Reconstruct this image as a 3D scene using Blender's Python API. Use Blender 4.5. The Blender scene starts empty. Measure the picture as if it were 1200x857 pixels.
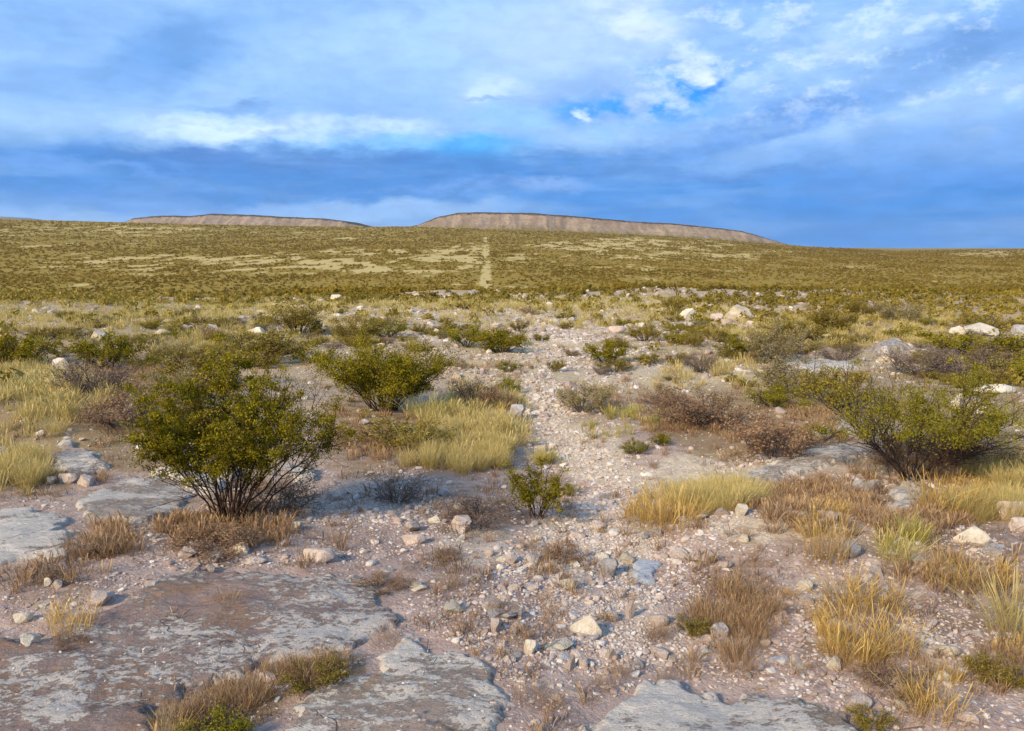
import bpy, math, random
import numpy as np
random.seed(7)
RNG = np.random.default_rng(11)
PI = math.pi
S = bpy.context.scene
EXPO = 0.42
COL = S.collection

# ------------------------------------------------------------------ camera
FPX, CX, CY = 942.0, 600.0, 428.5          # focal length in pixels of the 1200 x 857 photograph
PITCH = math.radians(8.6)
EYE = 1.9
cp, sp = math.cos(PITCH), math.sin(PITCH)
cam_d = bpy.data.cameras.new('camera')
cam = bpy.data.objects.new('camera', cam_d)
COL.objects.link(cam)
cam_d.sensor_width = 36.0
cam_d.lens = 36.0 * FPX / 1200.0
cam_d.clip_start = 0.05
cam_d.clip_end = 60000
cam.rotation_euler = (PI / 2 - PITCH, 0, 0)
S.camera = cam


def proj(x, y, z):
    """world -> photo pixel (numpy)"""
    zc = z - EYEZ
    d = y * cp - zc * sp
    u = y * sp + zc * cp
    d = np.where(d < 0.05, 0.05, d)
    return CX + FPX * x / d, CY - FPX * u / d


def ray(px, py):
    a, b = (px - CX) / FPX, (CY - py) / FPX
    v = np.array([a, cp + b * sp, -sp + b * cp])
    return v / np.linalg.norm(v)


# ------------------------------------------------------------------ noise
def _hash(ix, iy, seed):
    h = (ix.astype(np.int64) * 374761393 + iy.astype(np.int64) * 668265263 + seed * 1442695041) & 0xFFFFFFFF
    h = ((h ^ (h >> 13)) * 1274126177) & 0xFFFFFFFF
    h = (h ^ (h >> 16)) & 0xFFFFFFFF
    return h / 4294967295.0


def vnoise(x, y, seed=0):
    x = np.asarray(x, float); y = np.asarray(y, float)
    ix, iy = np.floor(x), np.floor(y)
    fx, fy = x - ix, y - iy
    fx = fx * fx * fx * (fx * (fx * 6 - 15) + 10)
    fy = fy * fy * fy * (fy * (fy * 6 - 15) + 10)
    a = _hash(ix, iy, seed); b = _hash(ix + 1, iy, seed)
    c = _hash(ix, iy + 1, seed); d = _hash(ix + 1, iy + 1, seed)
    return (a + (b - a) * fx + (c - a) * fy + (a - b - c + d) * fx * fy) * 2 - 1


def fbm(x, y, octv=4, seed=0, gain=0.5):
    s = 0; a = 1.0; t = 0; f = 1.0
    c, n = math.cos(0.6), math.sin(0.6)
    for o in range(octv):
        s = s + a * vnoise(x * f, y * f, seed + 17 * o)
        t += a; a *= gain; f *= 2.03
        x, y = x * c - y * n + 3.1, x * n + y * c - 1.7
    return s / t


def sstep(a, b, x):
    t = np.clip((x - a) / (b - a), 0, 1)
    return t * t * (3 - 2 * t)


# ------------------------------------------------------------------ terrain height
# outline of the far plain against mesas and sky: photo column -> photo row
SKYX = [-400, 0, 150, 300, 430, 490, 560, 640, 700, 780, 880, 950, 1050, 1130, 1200, 1500]
SKYY = [258, 261, 263, 265, 266, 265.5, 268, 270, 273, 277, 284, 289, 293.5, 292, 291.5, 292]
RIMD = 2950.0


def elev_of_row(py):
    return np.tan(np.arctan((CY - py) / FPX) - PITCH)


def H(x, y):
    x = np.asarray(x, float); y = np.asarray(y, float)
    d = np.hypot(x, y)
    az = np.arctan2(x, np.maximum(y, 1e-6))
    azc = np.clip(az, -0.7, 0.7)
    # near hill: gentle fall away from the camera
    z = -0.040 * np.minimum(y, 95) * (y > 0) + 0.012 * np.minimum(-y, 60) * (y < 0)
    z = z + 0.9 * fbm(x / 22, y / 22, 3, 5) * sstep(8, 45, d)
    z = z + 0.16 * fbm(x / 4.0, y / 4.0, 3, 9) * sstep(3.5, 9, d)
    z = z + 0.035 * fbm(x / 0.9, y / 0.9, 3, 21)
    z = z + 0.012 * fbm(x / 0.22, y / 0.22, 2, 33) * (d < 30)
    # the foreground ledge at the left, the stony bank at the right, the wash between
    g = lambda cx, cy, rx, ry, h, a=0: h * np.exp(-(((x - cx) * math.cos(a) + (y - cy) * math.sin(a)) / rx) ** 2
                                                 - ((-(x - cx) * math.sin(a) + (y - cy) * math.cos(a)) / ry) ** 2)
    z = z + g(-2.2, 4.6, 1.8, 1.2, 0.10, -0.2)
    z = z + g(2.2, 5.6, 1.6, 0.55, 0.15, -0.35)
    z = z - g(1.8, 7.6, 2.6, 0.8, 0.13, -0.1)
    z = z - g(0.5, 8.5, 0.6, 4.5, 0.12, 0.08)
    z = z + g(-5.5, 11, 2.6, 2.5, 0.22)
    # edge of the near hill, then the far plain
    crest = 84 + 9 * fbm(azc * 5, azc * 0 + 2.2, 3, 61) + 10 * azc
    drop = sstep(0, 1, (d - crest) / 230.0)
    u = np.clip((d - 430) / (RIMD - 430), 0, 1)
    col = CX + FPX * np.tan(azc) * 1.0 / cp
    zrim = EYEZ0 + RIMD * elev_of_row(np.interp(col, SKYX, SKYY)) / np.cos(azc) * 0 + EYEZ0 * 0
    er = elev_of_row(np.interp(col, SKYX, SKYY))
    zrim = EYE + RIMD * er
    plain = -33 + (zrim + 33) * (0.35 * u + 0.65 * u * u) + 1.6 * fbm(x / 160, y / 160, 3, 71) * (1 - u)
    beyond = np.maximum(d - RIMD, 0)
    plain = plain - np.where(d > RIMD, beyond * (0.004 + 0.0 * d), 0)
    zz = z * (1 - drop) + plain * drop
    return zz


EYEZ0 = 0.0
EYEZ = EYE
EYEZ = float(H(0.0, 0.0)) + EYE
cam.location = (0, 0, EYEZ)

_T = np.concatenate([np.geomspace(1.2, 3200, 3000)])


def pix(px, py):
    """photo pixel -> point of the ground that it shows"""
    v = ray(px, py)
    X, Y, Z = v[0] * _T, v[1] * _T, EYEZ + v[2] * _T
    h = H(X, Y)
    k = np.nonzero(Z < h)[0]
    if len(k) == 0:
        return X[-1], Y[-1], float(h[-1])
    k = k[0]
    if k:
        a, b = Z[k - 1] - h[k - 1], h[k] - Z[k]
        t = _T[k - 1] + (_T[k] - _T[k - 1]) * a / (a + b + 1e-9)
    else:
        t = _T[0]
    x, y = v[0] * t, v[1] * t
    return float(x), float(y), float(H(x, y))


# ------------------------------------------------------------------ mesh helpers
def mesh_np(name, verts, quads=None, tris=None, mat=None, rnd=None, smooth=False, col=None):
    me = bpy.data.meshes.new(name)
    verts = np.asarray(verts, np.float32).reshape(-1, 3)
    loops = []; starts = []; n = 0
    if quads is not None and len(quads):
        q = np.asarray(quads, np.int32).reshape(-1, 4)
        loops.append(q.ravel()); starts.append(np.arange(len(q)) * 4); n = q.size
    if tris is not None and len(tris):
        t = np.asarray(tris, np.int32).reshape(-1, 3)
        loops.append(t.ravel()); starts.append(n + np.arange(len(t)) * 3)
    loops = np.concatenate(loops).astype(np.int32); starts = np.concatenate(starts).astype(np.int32)
    me.vertices.add(len(verts)); me.vertices.foreach_set('co', verts.ravel())
    me.loops.add(len(loops)); me.loops.foreach_set('vertex_index', loops)
    me.polygons.add(len(starts)); me.polygons.foreach_set('loop_start', starts)
    me.update(calc_edges=True); me.validate()
    me.polygons.foreach_set('use_smooth', np.full(len(me.polygons), smooth))
    if rnd is not None:
        a = me.attributes.new('rnd', 'FLOAT', 'POINT'); a.data.foreach_set('value', np.asarray(rnd, np.float32))
    if col is not None:
        a = me.attributes.new('mask', 'FLOAT_COLOR', 'POINT'); a.data.foreach_set('color', np.asarray(col, np.float32).ravel())
    if mat: me.materials.append(mat)
    return me


def link(name, me, parent=None, loc=None, rotz=0, scale=None, rot=None):
    o = bpy.data.objects.new(name, me); COL.objects.link(o)
    if parent is not None: o.parent = parent
    if loc is not None: o.location = loc
    if rot is not None: o.rotation_euler = rot
    elif rotz: o.rotation_euler = (0, 0, rotz)
    if scale is not None: o.scale = scale if hasattr(scale, '__len__') else (scale,) * 3
    return o


def tag(o, label=None, cat=None, group=None, kind=None):
    if label: o['label'] = label
    if cat: o['category'] = cat
    if group: o['group'] = group
    if kind: o['kind'] = kind
    return o


# ------------------------------------------------------------------ material helpers
class NT:
    def __init__(s, nt): s.nt = nt; s.n = nt.nodes; s.l = nt.links
    def new(s, t, **k):
        o = s.n.new(t)
        for a, b in k.items(): setattr(o, a, b)
        return o
    def put(s, sock, v):
        if isinstance(v, bpy.types.NodeSocket): s.l.new(v, sock)
        elif hasattr(v, '__len__') and len(sock.default_value) == 4 and len(v) == 3: sock.default_value = (*v, 1)
        else: sock.default_value = v
    def math(s, op, a, b=None, c=None, clamp=False):
        o = s.new('ShaderNodeMath', operation=op, use_clamp=clamp); s.put(o.inputs[0], a)
        if b is not None: s.put(o.inputs[1], b)
        if c is not None: s.put(o.inputs[2], c)
        return o.outputs[0]
    def vmath(s, op, a, b=None, scale=None):
        o = s.new('ShaderNodeVectorMath', operation=op); s.put(o.inputs[0], a)
        if b is not None: s.put(o.inputs[1], b)
        if scale is not None: s.put(o.inputs['Scale'], scale)
        return o.outputs['Value'] if op in ('LENGTH', 'DOT_PRODUCT') else o.outputs[0]
    def mix(s, f, a, b, mode='MIX'):
        o = s.new('ShaderNodeMix', data_type='RGBA', blend_type=mode)
        s.put(o.inputs[0], f); s.put(o.inputs[6], a); s.put(o.inputs[7], b)
        return o.outputs[2]
    def rng(s, v, a, b, c=0, d=1, smooth=True):
        o = s.new('ShaderNodeMapRange', interpolation_type='SMOOTHSTEP' if smooth else 'LINEAR')
        s.put(o.inputs[0], v); s.put(o.inputs[1], a); s.put(o.inputs[2], b); s.put(o.inputs[3], c); s.put(o.inputs[4], d)
        return o.outputs[0]
    def noise(s, v, scale, detail=4, rough=0.55, dist=0, out='Fac', stretch=None, loc=None):
        if stretch is not None or loc is not None:
            m = s.new('ShaderNodeMapping'); s.put(m.inputs[0], v)
            if stretch is not None: m.inputs['Scale'].default_value = stretch
            if loc is not None: m.inputs['Location'].default_value = loc
            v = m.outputs[0]
        o = s.new('ShaderNodeTexNoise'); s.put(o.inputs['Vector'], v)
        o.inputs['Scale'].default_value = scale; o.inputs['Detail'].default_value = detail
        o.inputs['Roughness'].default_value = rough; o.inputs['Distortion'].default_value = dist
        return o.outputs[out]
    def voro(s, v, scale, feature='F1', out='Distance', rnd=1.0):
        o = s.new('ShaderNodeTexVoronoi', feature=feature); s.put(o.inputs['Vector'], v)
        o.inputs['Scale'].default_value = scale; o.inputs['Randomness'].default_value = rnd
        return o.outputs[out]
    def bump(s, h, strength=0.5, dist=0.02, normal=None):
        o = s.new('ShaderNodeBump'); s.put(o.inputs['Height'], h)
        o.inputs['Strength'].default_value = strength; o.inputs['Distance'].default_value = dist
        if normal is not None: s.l.new(normal, o.inputs['Normal'])
        return o.outputs[0]
    def attr(s, name, out='Fac'):
        o = s.new('ShaderNodeAttribute', attribute_name=name)
        return o.outputs[out]


def new_mat(name):
    m = bpy.data.materials.new(name); m.use_nodes = True
    m.node_tree.nodes.clear()
    return m, NT(m.node_tree)


def finish(t, color, rough=0.9, normal=None, spec=0.15):
    b = t.new('ShaderNodeBsdfPrincipled'); o = t.new('ShaderNodeOutputMaterial')
    t.put(b.inputs['Base Color'], color); t.put(b.inputs['Roughness'], rough)
    b.inputs['Specular IOR Level'].default_value = spec
    if normal is not None: t.l.new(normal, b.inputs['Normal'])
    t.l.new(b.outputs[0], o.inputs[0])


def lin(r, g, b):
    f = lambda c: (c / 255) / 12.92 if c <= 10 else (((c / 255) + 0.055) / 1.055) ** 2.4
    return (f(r), f(g), f(b))
# ------------------------------------------------------------------ materials
def m_ground():
    m, t = new_mat('desert_soil')
    P = t.new('ShaderNodeNewGeometry').outputs['Position']
    mk = t.new('ShaderNodeSeparateColor'); t.put(mk.inputs[0], t.attr('mask', 'Color'))
    pale, litter, plain = mk.outputs
    n1 = t.noise(P, 1.3, 5, 0.6)
    n2 = t.noise(P, 9.0, 5, 0.65)
    n3 = t.noise(P, 55.0, 3, 0.6)
    soil = t.mix(t.rng(n1, 0.35, 0.65), C_SOIL1, C_SOIL2)
    soil = t.mix(t.rng(n2, 0.45, 0.7), soil, C_SOIL3)
    # little stones too small to model
    v = t.voro(P, 34.0); vc = t.voro(P, 34.0, out='Color')
    vs = t.new('ShaderNodeSeparateColor'); t.put(vs.inputs[0], vc)
    stone = t.math('MULTIPLY', t.rng(v, 0.42, 0.30), t.math('GREATER_THAN', vs.outputs[0], t.math('SUBTRACT', 0.80, t.math('MULTIPLY', pale, 0.5))))
    stonec = t.mix(vs.outputs[1], C_STONE_D, C_STONE_L)
    calc = t.mix(t.rng(n2, 0.35, 0.65), C_CAL1, C_CAL2)
    pn = t.math('ADD', pale, t.math('MULTIPLY', t.math('SUBTRACT', n2, 0.5), 1.1))
    c = t.mix(t.rng(pn, 0.25, 0.75), soil, calc)
    c = t.mix(stone, c, stonec)
    ln = t.math('ADD', litter, t.math('MULTIPLY', t.math('SUBTRACT', t.noise(P, 5.0, 6, 0.7), 0.5), 1.6))
    c = t.mix(t.math('MULTIPLY', t.rng(ln, 0.3, 0.8), 0.75), c, t.mix(n3, C_LIT1, C_LIT2))
    c = t.mix(t.math('MULTIPLY', t.attr('mask', 'Alpha'), t.rng(t.noise(P, 0.8, 6, 0.7), 0.35, 0.6, 0.35, 0.8)), c, t.mix(n2, lin(150, 130, 84), lin(194, 172, 122)))
    # the far plain: scrub covered soil and bare streaks
    f1 = t.noise(P, 0.16, 6, 0.75)
    f2 = t.noise(P, 0.016, 5, 0.6, stretch=(0.6, 1.6, 1))
    pc = t.mix(t.rng(f1, 0.42, 0.60), C_PL1, C_PL2)
    pc = t.mix(t.math('MULTIPLY', t.rng(f2, 0.40, 0.62), 0.6), pc, C_PL3)
    bare = t.mix(f1, C_BARE1, C_BARE2)
    bn = t.math('ADD', pale, t.math('MULTIPLY', t.math('SUBTRACT', f1, 0.5), 1.2))
    pc = t.mix(t.rng(bn, 0.35, 0.62), pc, bare)
    c = t.mix(plain, c, pc)
    h = t.math('ADD', t.math('MULTIPLY', n3, 0.35), t.math('ADD', t.math('MULTIPLY', n2, 1.0), t.math('MULTIPLY', stone, 0.25)))
    nor = t.bump(h, 0.9, 0.03)
    finish(t, c, 0.95, nor, 0.1)
    return m


def m_slab(name, dark, pale, amount, warm):
    m, t = new_mat(name)
    P = t.new('ShaderNodeNewGeometry').outputs['Position']
    mp = t.new('ShaderNodeMapping'); t.put(mp.inputs[0], P)
    mp.inputs['Rotation'].default_value = (0, 0, -0.75); mp.inputs['Scale'].default_value = (0.95, 1.6, 1)
    Q = mp.outputs[0]
    big = t.noise(Q, 0.9, 3, 0.5, 0.6)
    med = t.noise(Q, 5.5, 8, 0.72, 0.15)
    fin = t.noise(Q, 24.0, 7, 0.75, 0.1)
    grit = t.noise(P, 140, 3, 0.6)
    s = t.math('ADD', t.math('MULTIPLY', big, 0.55), t.math('ADD', t.math('MULTIPLY', med, 0.50), t.math('MULTIPLY', fin, 0.53)))
    crust = t.rng(s, amount, amount + 0.055)
    speck = t.rng(t.noise(Q, 17.0, 8, 0.75, 0.3), 0.555, 0.59)
    crust = t.math('MAXIMUM', crust, t.math('MULTIPLY', speck, t.rng(big, 0.35, 0.55, 0.1, 0.9)))
    base = t.mix(t.rng(med, 0.35, 0.68), dark, tuple(x * 1.35 for x in dark))
    base = t.mix(t.math('MULTIPLY', t.rng(t.noise(P, 2.3, 7, 0.7, loc=(4, 2, 0)), 0.48, 0.6), 0.85), base, warm)
    pc = t.mix(t.rng(fin, 0.3, 0.7), pale, tuple(x * 0.72 for x in pale))
    c = t.mix(crust, base, pc)
    c = t.mix(t.math('MULTIPLY', t.rng(grit, 0.35, 0.75), 0.35), c, tuple(x * 0.55 for x in dark))
    # thin dark cracks
    ck = t.voro(t.vmath('ADD', Q, t.vmath('SCALE', t.noise(P, 3.0, 4, 0.6, out='Color'), scale=0.35)), 1.1, 'DISTANCE_TO_EDGE')
    crack = t.math('MULTIPLY', t.rng(ck, 0.009, 0.0), t.rng(t.noise(P, 1.4, 3, 0.5, loc=(7, 1, 0)), 0.52, 0.6))
    c = t.mix(t.math('MULTIPLY', crack, 0.55), c, tuple(x * 0.4 for x in dark))
    h = t.math('ADD', t.math('MULTIPLY', crust, 0.35), t.math('ADD', t.math('MULTIPLY', fin, 0.7), t.math('ADD', t.math('MULTIPLY', grit, 0.18), med)))
    h = t.math('SUBTRACT', h, t.math('MULTIPLY', crack, 0.9))
    finish(t, c, 0.92, t.bump(h, 0.9, 0.028), 0.08)
    return m


def m_rock(name, c1, c2, stain):
    m, t = new_mat(name)
    tc = t.new('ShaderNodeTexCoord').outputs['Object']
    oi = t.new('ShaderNodeObjectInfo')
    v = t.vmath('ADD', tc, t.vmath('SCALE', oi.outputs['Location'], scale=1.0))
    n = t.noise(v, 2.2, 6, 0.65); n2 = t.noise(v, 9.0, 5, 0.7)
    c = t.mix(t.rng(n, 0.35, 0.65), c1, c2)
    c = t.mix(t.math('MULTIPLY', t.rng(n2, 0.52, 0.68), 0.55), c, stain)
    br = t.math('ADD', 0.72, t.math('MULTIPLY', oi.outputs['Random'], 0.5))
    c = t.mix(1.0, c, t.vmath('SCALE', (1, 1, 1), scale=br), 'MULTIPLY')
    finish(t, c, 0.85, t.bump(t.math('ADD', n, t.math('MULTIPLY', n2, 0.5)), 0.6, 0.08), 0.25)
    return m


def m_gravel(name='loose_gravel', lo=0.0):
    m, t = new_mat(name)
    r = t.math('ADD', t.math('MULTIPLY', t.attr('rnd'), 1 - lo), lo)
    P = t.new('ShaderNodeNewGeometry').outputs['Position']
    n = t.noise(P, 60, 4, 0.65)
    cr = t.new('ShaderNodeValToRGB'); t.put(cr.inputs[0], r)
    e = cr.color_ramp.elements
    e[0].position = 0; e[0].color = (*lin(146, 126, 114), 1)
    e[1].position = 1; e[1].color = (*lin(214, 204, 192), 1)
    for p, c in ((0.35, lin(172, 152, 140)), (0.65, lin(196, 180, 166)), (0.85, lin(188, 180, 174))):
        x = e.new(p); x.color = (*c, 1)
    c = t.mix(t.math('MULTIPLY', t.rng(n, 0.45, 0.7), 0.45), cr.outputs[0], lin(120, 98, 84))
    finish(t, c, 0.9, t.bump(n, 0.4, 0.008), 0.2)
    return m


def m_leaf(name, stops, transl=0.3, vary=0.35, rough=0.7):
    """plant colour from a per-leaf value, a little lighter or darker for each plant"""
    m, t = new_mat(name)
    r = t.attr('rnd')
    cr = t.new('ShaderNodeValToRGB'); t.put(cr.inputs[0], r)
    e = cr.color_ramp.elements
    e[0].position = 0; e[0].color = (*stops[0][1], 1)
    e[1].position = 1; e[1].color = (*stops[-1][1], 1)
    for p, c in stops[1:-1]:
        x = e.new(p); x.color = (*c, 1)
    oi = t.new('ShaderNodeObjectInfo')
    br = t.math('ADD', 1 - vary / 2, t.math('MULTIPLY', oi.outputs['Random'], vary))
    c = t.mix(1.0, cr.outputs[0], t.vmath('SCALE', (1, 1, 1), scale=br), 'MULTIPLY')
    b = t.new('ShaderNodeBsdfPrincipled'); t.put(b.inputs['Base Color'], c)
    b.inputs['Roughness'].default_value = rough; b.inputs['Specular IOR Level'].default_value = 0.2
    tr = t.new('ShaderNodeBsdfTranslucent'); t.put(tr.inputs[0], c)
    mx = t.new('ShaderNodeMixShader'); mx.inputs[0].default_value = transl
    t.l.new(b.outputs[0], mx.inputs[1]); t.l.new(tr.outputs[0], mx.inputs[2])
    o = t.new('ShaderNodeOutputMaterial'); t.l.new(mx.outputs[0], o.inputs[0])
    return m


def m_bark(name, c):
    m, t = new_mat(name)
    P = t.new('ShaderNodeNewGeometry').outputs['Position']
    n = t.noise(P, 45, 4, 0.6)
    finish(t, t.mix(n, tuple(x * 0.6 for x in c), tuple(x * 1.5 for x in c)), 0.9, t.bump(n, 0.4, 0.005), 0.1)
    return m


def m_mesa():
    m, t = new_mat('mesa_slope')
    P = t.new('ShaderNodeNewGeometry').outputs['Position']
    sx = t.new('ShaderNodeSeparateXYZ'); t.put(sx.inputs[0], P)
    r = t.attr('rnd')           # height up the slope, 0 foot - 1 rim
    g = t.noise(P, 0.011, 6, 0.65, stretch=(1.5, 0.4, 0.5))
    f = t.noise(P, 0.05, 5, 0.7)
    band = t.noise(P, 0.012, 5, 0.6, stretch=(0.25, 0.25, 7))
    c = t.mix(t.rng(g, 0.38, 0.62), lin(132, 112, 92), lin(162, 140, 116))
    c = t.mix(t.math('MULTIPLY', t.rng(band, 0.48, 0.6), 0.45), c, lin(136, 114, 96))
    c = t.mix(t.math('MULTIPLY', t.rng(f, 0.52, 0.62), 0.6), c, lin(104, 92, 56))
    foot = t.math('ADD', r, t.math('MULTIPLY', t.math('SUBTRACT', g, 0.5), 0.9))
    c = t.mix(t.rng(foot, 0.50, 0.14), c, lin(116, 103, 52))
    top = t.math('ADD', r, t.math('MULTIPLY', t.math('SUBTRACT', f, 0.5), 0.25))
    c = t.mix(t.rng(top, 0.88, 0.96), c, lin(70, 60, 38))
    finish(t, c, 0.95, t.bump(f, 0.6, 6.0), 0.05)
    return m


C_SOIL1, C_SOIL2, C_SOIL3 = lin(158, 135, 124), lin(174, 153, 141), lin(136, 113, 101)
C_STONE_D, C_STONE_L = lin(150, 134, 126), lin(200, 190, 182)
C_CAL1, C_CAL2 = lin(200, 184, 160), lin(172, 154, 134)
C_LIT1, C_LIT2 = lin(98, 76, 50), lin(138, 112, 76)
C_PL1, C_PL2, C_PL3 = lin(130, 107, 38), lin(154, 130, 58), lin(140, 115, 42)
C_BARE1, C_BARE2 = lin(168, 145, 86), lin(198, 176, 118)

M_GROUND = m_ground()
M_SLAB = m_slab('mauve_ledge_rock', lin(140, 120, 112), lin(206, 196, 186), 0.79, lin(146, 116, 94))
M_SLABP = m_slab('pale_ledge_rock', lin(152, 134, 122), lin(212, 202, 190), 0.70, lin(150, 126, 104))
M_SLABG = m_slab('grey_ledge_rock', lin(154, 140, 130), lin(206, 196, 184), 0.73, lin(144, 124, 106))
M_ROCK = m_rock('pinkish_rock', lin(176, 158, 146), lin(196, 180, 168), lin(124, 102, 88))
M_ROCKW = m_rock('white_rock', lin(190, 176, 156), lin(210, 200, 182), lin(140, 118, 96))
M_ROCKG = m_rock('grey_rock', lin(154, 146, 144), lin(182, 176, 172), lin(120, 104, 98))
M_GRAVEL = m_gravel()
M_TRACK = m_gravel('track_stone', 0.38)
M_MESA = m_mesa()
M_HILL, _t = new_mat('distant_hill_rock')
finish(_t, _t.mix(_t.noise(_t.new('ShaderNodeNewGeometry').outputs['Position'], 0.006, 5, 0.6), lin(92, 92, 92), lin(120, 116, 108)), 0.95)

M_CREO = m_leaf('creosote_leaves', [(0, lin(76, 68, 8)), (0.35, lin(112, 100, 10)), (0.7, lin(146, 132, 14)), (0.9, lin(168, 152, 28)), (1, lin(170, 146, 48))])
M_BRIGHT = m_leaf('bright_leaves', [(0, lin(84, 78, 12)), (0.5, lin(126, 118, 22)), (1, lin(168, 152, 48))])
M_OLIVE = m_leaf('olive_leaves', [(0, lin(96, 82, 26)), (0.5, lin(134, 116, 42)), (0.8, lin(158, 138, 64)), (1, lin(186, 164, 96))])
M_GREYG = m_leaf('grey_green_leaves', [(0, lin(98, 88, 54)), (0.5, lin(140, 126, 82)), (1, lin(178, 160, 112))])
M_BROWN = m_leaf('dry_brown_twigs', [(0, lin(92, 70, 52)), (0.5, lin(134, 104, 78)), (1, lin(172, 140, 104))], 0.15)
M_GREYB = m_leaf('dry_grey_twigs', [(0, lin(82, 68, 62)), (0.5, lin(118, 100, 90)), (1, lin(158, 140, 124))], 0.15)
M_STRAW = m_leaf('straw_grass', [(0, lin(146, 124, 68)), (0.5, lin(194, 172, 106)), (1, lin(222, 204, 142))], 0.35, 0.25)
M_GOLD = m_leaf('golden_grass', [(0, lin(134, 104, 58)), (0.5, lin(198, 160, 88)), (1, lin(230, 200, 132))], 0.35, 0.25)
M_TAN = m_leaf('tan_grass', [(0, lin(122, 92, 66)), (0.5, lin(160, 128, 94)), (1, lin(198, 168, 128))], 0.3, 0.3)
M_YELG = m_leaf('yellow_green_grass', [(0, lin(134, 120, 50)), (0.5, lin(184, 168, 86)), (1, lin(216, 202, 128))], 0.35, 0.25)
M_BARK = m_bark('dark_bark', lin(66, 50, 42))
M_BARKG = m_bark('grey_bark', lin(104, 88, 80))
M_SCRUB = m_leaf('far_scrub_leaves', [(0, lin(130, 106, 32)), (0.5, lin(147, 122, 42)), (1, lin(166, 138, 58))], 0.45)


# ------------------------------------------------------------------ plants
class Tubes:
    def __init__(s): s.v = []; s.q = []; s.r = []; s.n = 0
    def add(s, pts, radii, sides=4, rv=0.5):
        pts = np.asarray(pts, float); k = len(pts)
        tg = np.gradient(pts, axis=0); tg /= (np.linalg.norm(tg, axis=1)[:, None] + 1e-9)
        up = np.array([0.31, 0.22, 0.92]); a = np.cross(tg, up); a /= (np.linalg.norm(a, axis=1)[:, None] + 1e-9)
        b = np.cross(tg, a)
        th = np.arange(sides) * 2 * PI / sides
        ring = (a[:, None, :] * np.cos(th)[None, :, None] + b[:, None, :] * np.sin(th)[None, :, None]) * np.asarray(radii)[:, None, None]
        v = (pts[:, None, :] + ring).reshape(-1, 3)
        i = np.arange(k - 1)[:, None] * sides; j = np.arange(sides)[None, :]; j2 = (j + 1) % sides
        q = np.stack([i + j, i + j2, i + sides + j2, i + sides + j], -1).reshape(-1, 4) + s.n
        s.v.append(v); s.q.append(q); s.r.append(np.full(len(v), rv)); s.n += len(v)
    def mesh(s, name, mat):
        return mesh_np(name, np.concatenate(s.v), quads=np.concatenate(s.q), mat=mat, rnd=np.concatenate(s.r), smooth=True)


def leaf_quads(P, size, rng, rnd, up=0.4, aspect=0.5):
    n = len(P)
    d = rng.normal(size=(n, 3)); d[:, 2] += up; d /= np.linalg.norm(d, axis=1)[:, None]
    e = rng.normal(size=(n, 3)); e = np.cross(d, e); e /= np.linalg.norm(e, axis=1)[:, None]
    s = size * rng.uniform(0.6, 1.3, n)[:, None]
    v = np.stack([P - d * s * 0.5, P + e * s * aspect * 0.5, P + d * s * 0.5, P - e * s * aspect * 0.5], 1).reshape(-1, 3)
    q = np.arange(n * 4).reshape(-1, 4)
    return v, q, np.repeat(rnd, 4)


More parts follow.
